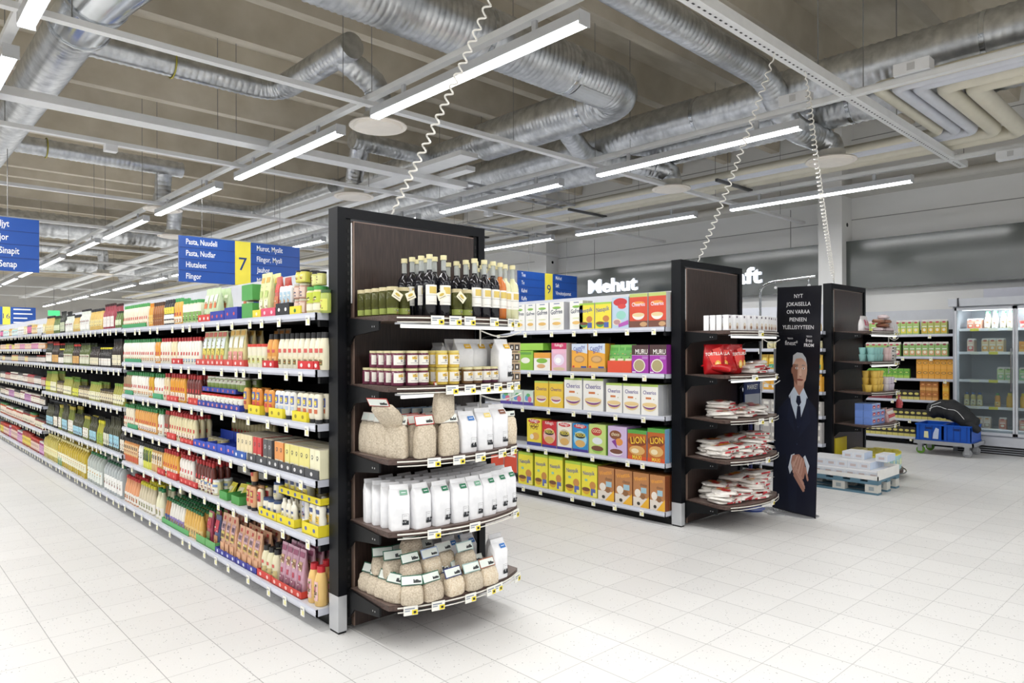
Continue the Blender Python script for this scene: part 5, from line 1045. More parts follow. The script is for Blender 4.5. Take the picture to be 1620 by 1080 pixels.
def wine(body, name, lab='f1efe8', liq=.68): 
    def fn():
        q = MB(); h, r = .315, .0365; g = mat('d9dcd8', .1); bm = mat(body, .08)
        prof = [(0, .92), (.015, 1), (.56, 1), (.64, .86), (.70, .42), (.74, .37), (liq + .07, .36)]
        q.loft([(z * h, k * r, k * r) for z, k in prof], bm, 14)
        q.loft([((liq + .07) * h, .36 * r, .36 * r), (.93 * h, .34 * r, .34 * r)], glassy('dfe4e2', .45), 12, bottom=False)
        root = q.build(name); c = MB(); c.loft([(.925 * h, .46 * r, .46 * r), (1.0 * h, .46 * r, .46 * r)], mat('e4dcae', .5), 12); c1 = c.build('cap', root)
        c = MB(); st = 0
        for z0, z1, ang, m, e in ((.18, .50, 66, mat(lab, .6), .0006), (.36, .47, 34, mat('d9c06a', .6), .0012), (.33, .335, 60, mat('8a8a88', .7), .0012), (.22, .225, 40, mat('a8a8a6', .7), .0012)):
            k = 6; st = len(c.v)
            for z in (z0, z1):
                for i in range(k + 1):
                    a = -PI / 2 + math.radians(-ang + 2 * ang * i / k); c.v.append(((r + e) * math.cos(a), (r + e) * math.sin(a), z * h))
            for i in range(k): c.face((st + i, st + i + 1, st + k + 2 + i, st + k + 1 + i), m, True)
        return Proto(root, .073, .073, h, 'bottle', [c1, c.build('label', root)])
    return proto(('wine', body, name), fn)
W1 = wine('15151c', 'wine_bottle'); W2 = wine('c8702a', 'syrup_bottle'); W3 = wine('dcdcb4', 'elderflower_bottle')
runE(W1, 2.115, 2.265, za, Y1, X1, 'dark glass bottle with cream cap, farther pair of columns,' + E1, rows=4)
runE(W1, 2.395, 2.625, za, Y1, X1, 'dark glass bottle with cream cap, nearer three columns,' + E1, rows=4)
runE(W2, 2.62, 2.70, za, Y1, X1, 'amber glass bottle with cream cap' + E1, rows=3)
runE(W3, 2.70, 2.82, za, Y1, X1, 'pale yellow glass bottle with cream cap' + E1, rows=5, dy=.012, n=2, gap=-.012)
def jam(c, lid, name='jam_jar', lab='f0ede4', em='d8b03a', h=.088): return bt(name, 'jar', h, .064, c, lid, [(.18, .74, 70, lab), (.5, .7, 26, em), (.28, .31, 40, '9a9a98')], cat='jar', rough=.12)
JP = jam('5a1c34', 'd8cfa0')
for i in range(3):
    for j in range(5):
        for l in range(2):
            if l and j == 0 and i == 0: continue
            JP.place((1.985 + i * .067, 3.23 - j * .068 if i < 1 else 3.21 - j * .07, zb + .001 + l * .089), random.uniform(-.15, .15), 'dark red jam jar with gold lid, ' + ['lower', 'upper'][l] + ' layer,' + E2, 'dark red jam jars ' + ['lower', 'upper'][l])
runE(jam('d8b84a', 'd9c878', 'honey_jar'), 2.165, 2.33, zb, Y1, X1, 'yellow honey jar with gold lid, two layers,' + E2, rows=3, lay=2)
runE(jam('6a4a2c', 'd8cfa0', 'chutney_jar'), 2.335, 2.475, zb, Y1, X1, 'brown chutney jar with gold lid' + E2, rows=2)
JP2 = jam('4a1a30', 'd8cfa0'); runE(JP2, 2.475, 2.61, zb, Y1, X1, 'dark red jam jar at the nearer end of the row' + E2, rows=2)
# paper flour bags
PAPER = two_tone('white_flour_paper', 'e6e7ea', 'f4f4f6', 14, .7, (1, 1, 1), bump=.5)
def flour(stk, h=.225, w=.098, d=.066, seed=1, logo=True):
    def fn():
        rs = random.Random(seed); random.seed(seed); q = MB()
        q.loft([(0, w / 2 * .96, d / 2 * .95, 9), (.006, w / 2, d / 2, 8), (h * .4, w / 2 * 1.01, d / 2 * 1.04, 7), (h * .72, w / 2, d / 2, 8), (h * .90, w / 2 * .99, .008, 8, 0, .004), (h * .905, w / 2 * .99, .004, 8, 0, .004), (h, w / 2 * .97, .003, 8, 0, .010)], PAPER, 16, jit=.0012)
        root = q.build('flour_bag'); ch = []
        y = -d / 2 - .004
        if logo:
            c = MB(); x0, x1, a, b = w * .08, w * .42, h * .12, h * .36; t = .0009; y_ = y - .0012
            for r_ in ((x0, a, x1, a + t), (x0, b, x1, b + t), (x0, a, x0 + t, b), (x1 - t, a, x1, b)): c.fq(*r_, y_, INK)
            n = 9
            for i in range(n):
                hh = rs.uniform(.35, .8) * (b - a) * .55; c.fq(x0 + (x1 - x0) * i / n, a, x0 + (x1 - x0) * (i + 1) / n, a + hh, y_ - .0002, INK)
            for i in range(4): c.fell(x0 + (x1 - x0) * rs.random(), a + (b - a) * .4, .004, .005, y_ - .0003, INK, 7)
            c.fq(x0 + .006, b - .009, x1 - .006, b - .0075, y_, mat('9a9c9e', .7)); ch.append(c.build('print', root))
        if stk:
            c = MB(); m = mat(stk, .6); z0, z1 = h * .78, h * .88; ya, yb = -d / 2 + (d / 2 - .008) * .33 - .003, -d / 2 + (d / 2 - .008) * .89 - .003
            c.quad([(-w * .02, ya, z0), (w * .38, ya, z0), (w * .38, yb, z1), (-w * .02, yb, z1)], m)
            c.quad([(w * .06, ya + (yb - ya) * .45 - .0006, z0 + (z1 - z0) * .45), (w * .3, ya + (yb - ya) * .45 - .0006, z0 + (z1 - z0) * .45), (w * .3, ya + (yb - ya) * .55 - .0006, z0 + (z1 - z0) * .58), (w * .06, ya + (yb - ya) * .55 - .0006, z0 + (z1 - z0) * .58)], SW)
            ch.append(c.build('sticker', root))
        random.seed(seed * 31 + 5)
        return Proto(root, w + .004, d + .008, h, 'bag', ch)
    return proto(('flour', stk, h, w, d, seed), fn)
FG = flour('2f7a58', seed=3); FG2 = flour('7fae96', seed=4); FY = flour('e8b83a', .24, .11, .075, 5); FB = flour('3f7ac0', .215, .1, .07, 6); FBR = flour('8a5a44', .235, .12, .08, 7); FN = flour(None, .22, .11, .07, 8)
# grain bags
GRAIN = two_tone('oat_grain', 'a89680', 'e0d4c0', 160, .6, bump=.6, lo=.3, hi=.7); GRAIN2 = two_tone('pale_flakes', 'd2bc9a', 'f0e6d4', 140, .6, bump=.6, lo=.3, hi=.7); GRAIN3 = two_tone('beige_groats', 'b8aa94', 'd8ccb8', 120, .6, bump=.4)
CLEAR = glassy('eef0f0', .03, .12)
def grain(m, card, h=.088, w=.112, d=.08, seed=1, tilt=.45, ch_=.05):
    def fn():
        random.seed(seed); q = MB()
        q.loft([(0, w / 2 * .9, d / 2 * .85, 4), (h * .08, w / 2, d / 2, 4), (h * .55, w / 2 * 1.02, d / 2 * 1.04, 3.4), (h * .9, w / 2 * .93, d / 2 * .7, 4), (h, w / 2 * .8, d / 2 * .3, 4)], m, 16, jit=.003)
        root = q.build('grain_bag'); ch = []
        c = MB(); c.loft([(h * .97, w / 2 * .8, d / 2 * .3, 4), (h * 1.12, w / 2 * .85, .002, 4, 0, .006)], CLEAR, 12); ch.append(c.build('clear_film', root))
        if card:
            c = MB(); cm = mat(card, .6); z0 = h * 1.02; dy = math.sin(tilt) * ch_; dz = math.cos(tilt) * ch_; x = w / 2 * .98; y0 = -.004
            def fr(x0, u0, x1, u1, e, mm): c.quad([(x0, y0 + dy * u0 - e, z0 + dz * u0 + e * .3), (x1, y0 + dy * u0 - e, z0 + dz * u0 + e * .3), (x1, y0 + dy * u1 - e, z0 + dz * u1 + e * .3), (x0, y0 + dy * u1 - e, z0 + dz * u1 + e * .3)], mm)
            fr(-x, 0, x, 1, 0, cm); fr(-x + .004, .1, x - .004, .9, .0008, mat('e8efe9', .5)); fr(-x, 0, x, 1, -.002, cm)
            for i in range(7): fr(x * .15 + x * .1 * i, .22, x * .15 + x * .1 * (i + .9), .3 + random.uniform(.1, .3), .0014, INK)
            ch.append(c.build('header_card', root))
        random.seed(seed + 77)
        return Proto(root, w + .004, d + .006, h, 'bag', ch)
    return proto(('grain', m.name, card, h, w, d, seed), fn)
# second shelf right: flour bags behind, boxed jars in a stack
runE(FY, 2.40, 2.76, zb, Y1, X1, 'white flour bag with yellow sticker behind the jars' + E2, rows=2, dy=.135, rot=.12)
flour('e8b83a', .24, .11, .075, 5).place((2.67, 2.935, zb + .001), .1, 'white flour bag with yellow sticker at the shelf edge' + E2, 'flour bag at the edge')
BXJ = bx('boxed_jar_tray', .09, .06, .052, 'b59c7c', [('r', .08, .15, .42, .8, '#2a2220'), ('r', .5, .15, .9, .8, '#2a2220'), ('r', .2, .3, .3, .6, '#e8e4dc'), ('r', .62, .3, .76, .6, '#e8e4dc')], 'tray', side='a08a6c')
for l in range(4):
    for j in range(3): BXJ.place((2.765, 2.955 + j * .064, zb + .0015 + l * .056), 0, 'brown card tray of dark jars, stacked four high' + E2, 'stacked jar trays')
for y in (3.16, 3.24): FN.place((2.40 + (y - 3.16) * 1.2, y, zb + .001), 1.5, 'plain white bag turned sideways at the back' + E2, 'plain bags at the back')
# third shelf
GB = grain(GRAIN3, 'e6ddd4', .165, .115, .06, 11, .35, .045); GBr = grain(GRAIN3, 'c85048', .16, .125, .062, 12, .3, .05); GBb = grain(GRAIN3, '8aa8c8', .18, .095, .05, 13, .1, .05)
for i in range(5): GB.place((1.985, 3.235 - i * .068, zc + .001), -1.5 + .1 * i, 'beige wholegrain flour bag standing sideways along the edge' + E3, 'sideways beige bags')
for i in range(5): GBb.place((2.055 + i * .055, 3.17 - i * .02, zc + .001), .1, 'beige bag with blue and white heading at the back' + E3, 'blue headed bags')
for i in range(3): GBr.place((2.10 + .005 * i, 2.885 + i * .07, zc + .001), .08, 'beige flour bag with red trimmed card' + E3, 'red trimmed bags')
for i in range(3): GB.place((2.235, 2.862 + i * .07, zc + .001), -.05, 'beige flour bag beside the red trimmed ones' + E3, 'beige bags in the middle')
GBr.place((2.225, 2.89, zc + .168), .1, 'beige flour bag with red trimmed card standing atop others' + E3, 'bag standing on top')
GBr.place((2.0, 3.0, zc + .168), -1.2, 'beige flour bag lying on the bags along the edge' + E3, 'bag lying on top', rx=.9)
runE(FB, 2.31, 2.43, zc, Y1, X1, 'white flour bag with blue sticker' + E3, rows=4, rot=.1, n=1); runE(flour('efd98a', .225, .105, .07, 9), 2.435, 2.55, zc, Y1, X1, 'white flour bag with pale yellow sticker' + E3, rows=4, rot=.12, n=1)
runE(FBR, 2.56, 2.69, zc, Y1, X1, 'large white flour bag with brown sticker' + E3, rows=3, rot=.1, n=1); runE(grain(GRAIN2, 'e2ddd2', .155, .085, .07, 14, .1, .03), 2.705, 2.80, zc, Y1, X1, 'light brown bran bag at the shelf end' + E3, rows=3, n=1)
for i in range(3): FN.place((2.34 + .11 * i, 3.25, zc + .001), .2, 'plain white bag at the back of the row' + E3, 'plain bags third shelf')
# fourth shelf: flour bags, five deep
for i in range(8):
    x = 1.995 + i * .106
    yf = front_y(Y1, X1, x) + .012
    for j in range(5):
        y = yf + .038 + j * .078 + (.0 if i % 2 else .004)
        if y > 3.272: continue
        P = FG if (i * 3 + j) % 4 else FG2
        P.place((x + random.uniform(-.004, .004), y, zd + .001), random.uniform(-.12, .12) + (-.35 if i == 0 else 0), 'white flour bag with ' + ('dark green' if P is FG else 'pale green') + ' sticker' + E4, 'flour bags with ' + ('dark' if P is FG else 'pale') + ' green stickers')
# lowest shelf
CG, CB_, CT = '2f6a54', '2f3a78', 'a8c8c4'
spots = [(2.03, 2.90, 0, CG, GRAIN3, -.5), (1.985, 2.985, 0, CG, GRAIN3, -1.3), (1.98, 3.06, 0, CG, GRAIN3, -1.4), (1.98, 3.14, 0, CG, GRAIN3, -1.4), (1.98, 3.22, 0, CG, GRAIN3, -1.4),
         (2.065, 2.96, 1, CG, GRAIN, .0), (2.03, 3.06, 1, CG, GRAIN3, -.3), (2.02, 3.15, 1, CG, GRAIN3, -.4), (2.13, 2.985, 0, CG, GRAIN, 0), (2.14, 3.08, 0, CG, GRAIN, 0), (2.13, 3.17, 0, CG, GRAIN, 0), (2.13, 3.14, 1, CG, GRAIN, .1),
         (2.135, 2.875, 0, CG, GRAIN, .05), (2.265, 2.862, 0, CB_, GRAIN2, .05), (2.385, 2.855, 0, CT, GRAIN3, .0), (2.50, 2.862, 0, 'a8684a', GRAIN2, .05), (2.255, 2.95, 0, CB_, GRAIN2, .05), (2.375, 2.945, 0, CT, GRAIN3, 0), (2.26, 3.04, 0, '8aa4d0', GRAIN2, .0), (2.38, 3.04, 0, 'dfe0d8', GRAIN2, 0), (2.49, 2.95, 0, 'dfe0d8', GRAIN2, 0), (2.5, 3.04, 0, 'dfe0d8', GRAIN2, 0),
         (2.19, 2.96, 1, 'a0b4dc', GRAIN2, .05), (2.31, 3.0, 1, 'eceae4', GRAIN2, .05), (2.40, 2.93, 1, CT, GRAIN3, .0), (2.27, 3.12, 1, 'eceae4', GRAIN2, 0), (2.13, 3.05, 2, CG, GRAIN, 0)]
for k, (x, y, l, c, g, a) in enumerate(spots):
    wd = {CG: 'green framed', CB_: 'navy framed', CT: 'pale teal framed', 'a8684a': 'brown framed'}.get(c, 'pale')
    grain(g, c, seed=20 + k % 5).place((x, y, ze + .001 + l * .094), a, 'clear bag of grain with ' + wd + ' card, ' + ['bottom', 'second', 'third'][l] + ' layer,' + E5, 'grain bags ' + wd + str(l))
for k, (x, y) in enumerate(((2.44, 3.13), (2.55, 3.10), (2.55, 3.2), (2.44, 3.22))): FB.place((x, y, ze + .001), .1, 'white flour bag with blue sticker at the back' + E5, 'white bags at the back lowest')
for k, (x, y) in enumerate(((2.605, 2.90), (2.665, 2.985))): FB.place((x, y, ze + .001), .05, ['white flour bag with blue sticker, front of the pair' + E5, 'white flour bag with blue sticker, rear of the pair' + E5][k], 'pair' + str(k))
grain(GRAIN2, 'eceae4', seed=24).place((2.33, 3.20, ze + .001), 0, 'clear bag of pale flakes at the back' + E5, 'pale flakes back')

# ------------------------------------------------------------------ second end unit: small cartons, red bags, flat bread packets
Y2, X2 = 3.325, 5.58
SMC = bx('tea_carton', .062, .045, .125, 'ebebee', [('r', .3, .8, .6, .93, '#3a2440'), ('e', .5, .28, .34, .22, '#d9cdbd'), ('e', .5, .18, .2, .13, '#8a5a44'), ('r', .35, .05, .65, .12, '#b8a090')], 'box', side='f2f2f4')
for i in range(11):
    x = 5.19 + i * .078; yf = front_y(Y2, X2, x) + .014
    for j in range(4):
        if yf + .03 + j * .05 < 3.3: SMC.place((x, yf + .03 + j * .06, 1.6535), random.uniform(-.08, .08), 'small white carton with brown picture on the bread end panel top shelf', 'small white cartons')
def redbag(seed):
    def fn():
        random.seed(seed); q = MB(); h, w, d = .25, .17, .08
        q.loft([(0, w * .42, .012, 4), (h * .06, w * .48, d * .35, 3), (h * .4, w * .5, d / 2, 2.6), (h * .75, w * .48, d * .4, 3), (h * .94, w * .46, .008, 4), (h, w * .48, .004, 5)], mat('b8141c', .22), 18, jit=.006)
        for k, (a, b, c, e, m) in enumerate(((-.3, .62, .34, .78, 'f2ece0'), (.05, .2, .34, .48, 'e8b848'), (.1, .26, .26, .42, 'f2dca0'))): 
            if k: q.fell((a + c) / 2 * w, (b + e) / 2 * h, (c - a) / 2 * w, (e - b) / 2 * h, -d / 2 - .006 - k * .0006, mat(m, .4), 9)
        q.text('TORTILLA', .036, mat('f4ece4', .4), (0, -d / 2 - .0085, .64 * h), (1, 0, .08), (0, 0, 1), 'c', .02, .85)
        for i in range(6): q.quad([(random.uniform(-.4, .4) * w + u_, -d / 2 - .0055, random.uniform(.1, .9) * h + v_) for u_, v_ in ((0, 0), (.012, .004), (.006, .02))], mat('e85048', .2))

        random.seed(seed + 9); return Proto(q.build('tortilla_chip_bag'), w, d, h, 'bag')
    return proto(('red', seed), fn)
for k, (x, y, a) in enumerate(((5.24, 3.12, -1.0), (5.31, 3.10, -.9), (5.44, 3.05, -.2), (5.56, 3.08, .1))): redbag(1 + k % 2).place((x, y, 1.288), a, ['red crisp bag standing sideways, outermost', 'red crisp bag standing sideways, next', 'red crisp bag standing with its front showing', 'red crisp bag standing behind the others'][k] + ' on the second shelf', 'red bag' + str(k))
redbag(3).place((5.30, 2.97, 1.33), .15, 'red crisp bag lying flat in front of the standing ones', 'lying red bag', rx=-1.45)
def packet(w, d, h, seed, base='f0ece6'):
    def fn():
        random.seed(seed); q = MB(); m = mat(base, .2, bump=.5, scale=30)
        q.loft([(0, w * .46, d * .46, 5), (h * .3, w * .5, d * .5, 5), (h * .7, w * .49, d * .49, 5), (h, w * .36, d * .36, 3)], m, 24, jit=.008)
        for _ in range(8):
            cx, cy = random.uniform(-.3, .3) * w, random.uniform(-.22, .22) * d; r1 = random.uniform(.08, .2) * w; c = random.choice(['c8242c', 'd83c34', 'e8a03c', 'f0d8b0', 'c8242c', 'e86a5a']); n = 7
            q.quad([(cx + r1 * random.uniform(.6, 1.1) * math.cos(i * 2 * PI / n), cy + r1 * .7 * math.sin(i * 2 * PI / n), h + .004 + _ * .0005) for i in range(n)], mat(c, .3))
        for _ in range(3):
            x0 = random.uniform(-.4, .1) * w; q.quad([(x0, -d * .5 - .004, h * .2), (x0 + .25 * w, -d * .5 - .004, h * .2), (x0 + .25 * w, -d * .5 - .004, h * .7), (x0, -d * .5 - .004, h * .7)], mat('c8303a', .3))
        k = len(q.v); q.v += [(w * .46, -d * .4, h * .5), (w * .62, -d * .42, h * .45 + .006), (w * .62, d * .42, h * .55 - .006), (w * .46, d * .4, h * .5)]; q.face((k, k + 1, k + 2, k + 3), m)
        random.seed(seed + 3); return Proto(q.build('flatbread_packet'), w, d, h, 'bread packet')
    return proto(('pkt', w, d, h, seed, base), fn)
def piles(z, lst, lab):
    for x, y, n, a in lst:
        for l in range(n):
            packet(.24, .20, .028, 1 + (l * 7 + int(x * 100)) % 5).place((x + random.uniform(-.022, .022), y + random.uniform(-.012, .02), z + .004 + l * .025), a + random.uniform(-.55, .55), lab, lab, rx=random.uniform(-.09, .09) * (l > 0), ry=random.uniform(-.09, .09) * (l > 0))
piles(1.286, [(5.70, 3.02, 3, .1), (5.87, 3.08, 4, .3), (5.80, 3.2, 3, .1)], 'flat white and red bread packet beside the red bags, second shelf of the bread unit')
piles(.922, [(5.29, 3.06, 2, .1), (5.53, 3.02, 2, .2), (5.40, 3.16, 5, 0), (5.77, 3.03, 3, .4), (5.88, 3.12, 3, 0), (5.66, 3.18, 3, 0)], 'flat white and red bread packet on the third shelf of the bread unit')
piles(.592, [(5.28, 3.06, 4, .1), (5.46, 3.02, 4, .3), (5.58, 3.16, 6, 0), (5.66, 3.0, 5, .2), (5.80, 3.05, 7, -.3), (5.36, 3.2, 5, 0), (5.88, 3.12, 5, .3)], 'flat white and red bread packet on the fourth shelf of the bread unit')
piles(.222, [(5.27, 3.06, 4, .1), (5.46, 3.02, 4, .2), (5.62, 3.15, 7, 0), (5.65, 2.99, 6, .1), (5.80, 3.04, 8, .3), (5.40, 3.2, 5, 0), (5.88, 3.13, 7, .1)], 'flat white and red bread packet on the lowest shelf of the bread unit')

# ------------------------------------------------------------------ third end unit: sweets, cups, tins, boxes
Y3, X3 = 3.365, 8.715
CBG = pc('rusk_bag', .17, .15, .07, 'efe9ea', [(.3, .35, .7, .75, 'd86a8a'), (.2, .08, .8, .16, 'd0708a')], top=.2)
for k in range(2): CBG.place((8.36 + k * .14, 3.08 + .03 * k, 1.702), .05 * k, 'white bag with pink round emblem on the cup unit top shelf', 'white pink bags')
def flat(c, pr, seed): 
    def fn():
        random.seed(seed); q = MB(); q.loft([(0, .08, .05, 4), (.012, .09, .06, 4), (.03, .085, .055, 4), (.04, .07, .04, 4)], mat(c, .4), 14, jit=.004); q.quad([(-.05, -.03, .0435), (.05, -.03, .0435), (.05, .03, .0435), (-.05, .03, .0435)], mat(pr, .5)); random.seed(seed + 1)
        return Proto(q.build('biscuit_bag'), .18, .12, .045, 'bag')
    return proto(('flat', c, pr, seed), fn)
for k, (x, y, l, a) in enumerate(((8.68, 3.02, 0, .2), (8.86, 3.0, 0, -.2), (8.70, 3.03, 2, .1), (8.88, 3.02, 2, .1), (8.82, 3.02, 3, .2), (8.74, 3.0, 1, 0), (8.9, 3.05, 1, 0))):
    flat('efdfe2' if l in (0, 3) else '9a6a50', 'd04a74' if l in (0, 3) else 'd8a890', 5 + l).place((x, y, 1.702 + l * .05), a, ('white and pink' if l in (0, 3) else 'brown') + ' biscuit bag lying ' + ['on the shelf', 'second in the heap', 'third in the heap', 'topmost'][l] + ', cup unit top shelf', 'biscuit bags level ' + str(l))
for k in range(6): pc('sweet_bag', .14, .08, .05, 'ece8ec', [(.2, .2, .8, .6, 'f6f4f6')], top=.35).place((8.98 + (k % 3) * .07, 2.99 + (k // 3) * .08, 1.702), 0, 'clear white sweet bag at the end of the cup unit top shelf', 'clear sweet bags')
def cup(c, name='paper_cup', h=.078, w=.082): return bt(name, 'cup', h, w, c, c, [], cat='cup', n=14)
def cups(z, x0, cols, lab, lays, y0=3.0, name='paper_cup'):
    for i, c in enumerate(cols):
        for l in range(lays):
            for r in range(2): cup(c[0], name).place((x0 + i * .088, y0 + r * .09, z + .001 + l * .079), 0, c[1] + ' ' + lab, c[1] + ' cups')
TE, PK, LW = ('8fc8c4', 'teal cup in nested rows'), ('e6c8c6', 'pale pink cup in nested rows'), ('e8e8ea', 'white cup in nested rows')
cups(1.356, 8.38, [TE, TE, TE, TE], 'on the cup unit second shelf', 2); cups(1.356, 8.735, [PK, PK], 'on the cup unit second shelf', 2, 2.97)
MUG = bt('letter_mug', 'cup', .085, .085, 'eceae6', 'eceae6', [(.1, .9, 100, 'f4f2ee'), (.2, .45, 50, '2a2a2e'), (.6, .85, 50, '2a2a2e'), (.28, .38, 30, 'f4f2ee'), (.66, .78, 30, 'f4f2ee')], cat='cup', n=14)
for i in range(3):
    for l in range(2): MUG.place((8.92 + i * .09, 2.97 + i * .02, 1.357 + l * .087), 0, 'white mug with black lettering on the cup unit second shelf', 'lettered mugs')
YC, WC, LC = ('e0b848', 'yellow cup in stacked rows'), ('d8d0d4', 'grey patterned cup in stacked rows'), ('cfc4d4', 'lilac cup in stacked rows')
cups(1.01, 8.47, [YC, YC, YC], 'on the cup unit third shelf', 3); cups(1.01, 8.735, [WC, LC, LC], 'on the cup unit third shelf', 2, 2.97); cup('e0b848').place((8.38, 3.03, 1.011), 0, 'single yellow cup at the end of the cup unit third shelf', 'single yellow cup')
PB2 = bx('biscuit_box', .125, .09, .078, '7a9ad8', [('e', .5, .5, .36, .26, '#b8243a'), ('r', .3, .38, .7, .5, '#f0e8ec'), ('r', 0, .85, 1, 1, '#b8c8ea')], 'box', side='6a8ad0', topm='a0b8e4')
for i in range(3):
    for l in range(3):
        for r in range(2):
            if l == 2 and i == 2: continue
            PB2.place((8.40 + i * .13, 3.02 + r * .095, .6405 + l * .0795), 0, 'light blue box with red oval, ' + ['lowest', 'middle', 'top'][l] + ' layer, cup unit fourth shelf', 'blue boxes layer ' + str(l))
RS = pc('candy_cane_bag', .15, .08, .06, 'd8a8a8', [(.1, .1, .9, .35, 'f0ece8'), (.1, .35, .9, .6, 'c83440'), (.1, .6, .9, .85, 'f0ece8')], top=.3)
for i in range(4):
    for r in range(2): RS.place((8.79 + i * .085, 2.97 + r * .07 + i * .012, .641), 0, 'red and white striped sweet bag on the cup unit fourth shelf', 'striped sweet bags')
pc('candy_cane_bag', .15, .08, .06, 'b8343c', [(.1, .2, .9, .5, 'd85058'), (.1, .6, .9, .85, 'e8c8c8')], top=.3).place((9.02, 2.915, .80), 0, 'dark red sweet bag hanging at the corner of the cup unit', 'hanging red bag')
def yellow_pack():
    q = MB(); q.loft([(0, .044, .044, 2.6), (.17, .044, .044, 2.6)], mat('a9cfd4', .4), 14, top=False); q.fq(-.02, .05, .02, .12, -.0455, mat('dfe8c0', .5)); r = q.build('ice_cream_tub')
    c = MB(); c.loft([(.168, .046, .046, 2.6), (.185, .046, .046, 2.6)], mat('e9dc4a', .4), 14); return Proto(r, .094, .094, .185, 'tub', [c.build('lid', r)])
YPK = proto(('yp',), yellow_pack)
for i in range(9):
    x = 8.36 + i * .096
    t = min(1, max(0, (x - 8.75 + .38) / .76)); yf = 3.36 - .425 - .12 * math.sin(PI * t) ** .8 + .07
    for j in range(5):
        if yf + j * .096 < 3.29: YPK.place((x, yf + j * .096, .1015), 0, 'pale blue tub with yellow lid on the low round shelf', 'yellow lidded tubs')
bx('paper_box', .2, .12, .05, 'c9c088', [], 'box').place((8.56, 3.2, .289), 0, 'flat beige box lying on the yellow lids', 'beige box')
q = MB(); q.box(8.29, 3.36, .12, 8.62, 3.372, .46, mat('d8c22c', .5)); tag(q.build('yellow_board'), 'plain yellow board behind the blue tubs', 'board')

# sliver of shelving between banner and third unit
for i, (z, c, h, kind) in enumerate(((SR[0], 'e8d8a0', .15, 'b'), (SR[1], 'c9c090', .09, 'j'), (SR[2], 'e0b020', .18, 'p'), (SR[3], 'e8a83a', .10, 'x'), (SR[4], 'b8b4b0', .08, 'x'), (SR[5], 'b0acaa', .12, 'x'))):
    P = {'b': lambda: bt('syrup_bottle', 'slim', h, .06, 'd8a83a', 'e8e0c8', [(.1, .5, 70, c)]), 'j': lambda: bt('dip_jar', 'jar', h, .08, c, 'd8d4b8', [(.2, .7, 70, 'e0d8a8')], cat='jar'), 'p': lambda: pc('coffee_pouch', h, .09, .06, c, [(.1, .1, .9, .35, '3a9a7a'), (.2, .5, .8, .8, 'f0d860')]), 'x': lambda: bx('tea_box', .1, .1, h, c, [('r', .2, .3, .8, .7, '#e8e4dc')], 'box', side=c)}[kind]()
    for r in range(8):
        for l in range(2 if kind == 'x' else 1):
            P.place((8.18, 3.50 + r * (P.w + .004) , z + .003 + l * (h + .001)), LR, ['small gold syrup bottle', 'squat cream jar', 'yellow coffee pouch', 'orange tea box', 'grey box', 'pale grey box'][i] + ' seen past the banner, ' + ORD[i] + ' shelf', 'sliver shelf ' + str(i))

# ------------------------------------------------------------------ juice wall
def juice(c1, c2, capc='b83040', h=.225, w=.085, gab=True):
    return bx('juice_carton', w, .075, h, c1, [('e', .5, .82, .3, .06, '#' + capc), ('r', .08, .1, .92, .42, '#' + c2), ('e', .5, .3, .25, .1, '#f0ead0'), ('r', .15, .5, .85, .56, '#f4f4ee')], 'carton', gable=gab, side=c1, topm='ece8e0')
def small_j(c1, c2, e): return bx('juice_pack', .08, .06, .15, c1, [('e', .5, .62, .4, .13, '#' + e), ('e', .5, .62, .3, .09, '#' + c2), ('r', 0, 0, 1, .3, '#' + c2)], 'carton', side=c1)
XW = 12.035
def runW(P, y1, y0, z, lab, rows=1, lay=1):
    w = P.w + .004; n = int((y1 - y0) / w)
    for i in range(n):
        for r in range(rows):
            for l in range(lay): P.place((XW + .02 + P.d / 2 + r * (P.d + .005), y1 - w * (i + .5), z + .003 + l * (P.h + .001)), LR, lab, lab)
j1, j2, j3, j4, j5, j6 = SJ
JL = ' on the juice wall, '
runW(juice('a8c870', 'e8d84a'), 4.5, 3.58, j1, 'green carton with yellow fruit' + JL + 'top shelf'); runW(juice('b0b860', 'e0b02c'), 3.58, 3.14, j1, 'green carton with golden fruit' + JL + 'top shelf')
runW(juice('9ac070', 'c83a5a'), 4.5, 3.85, j2, 'green carton with red berries' + JL + 'second shelf'); runW(juice('8ab468', 'd8a070', '8a2a34'), 3.84, 3.14, j2, 'green carton with brown fruit' + JL + 'second shelf')
G1, O1, K1 = small_j('6ab03a', 'a8d050', '1f4a2c'), small_j('e8a030', 'f0a83c', '2a3a2c'), small_j('2a2622', 'd8cc6a', 'd0c050')
runW(G1, 4.5, 3.66, j3, 'lime green juice pack' + JL + 'third shelf', lay=1); runW(O1, 3.65, 3.14, j3, 'orange juice pack' + JL + 'third shelf, two high', lay=2)
BRP = small_j('3a1a1c', '7a2430', 'b83040'); RP = small_j('b87430', 'e0a050', 'a02a24')
runW(BRP, 4.5, 3.95, j4, 'dark red juice pack' + JL + 'fourth shelf'); runW(K1, 3.94, 3.60, j4, 'black and yellow juice pack' + JL + 'fourth shelf'); runW(RP, 3.60, 3.30, j4, 'brown orange juice pack with red top' + JL + 'fourth shelf', lay=2); runW(small_j('e8a82c', 'f0c040', 'c83c20'), 3.29, 3.14, j4, 'bright orange juice pack' + JL + 'fourth shelf', lay=2)
runW(K1, 4.5, 3.14, j5, 'black and yellow juice pack' + JL + 'fifth shelf', lay=1); runW(K1, 4.5, 3.60, j6, 'black and yellow juice pack' + JL + 'bottom shelf', lay=1); runW(BRP, 3.59, 3.14, j6, 'dark red juice pack' + JL + 'bottom shelf')

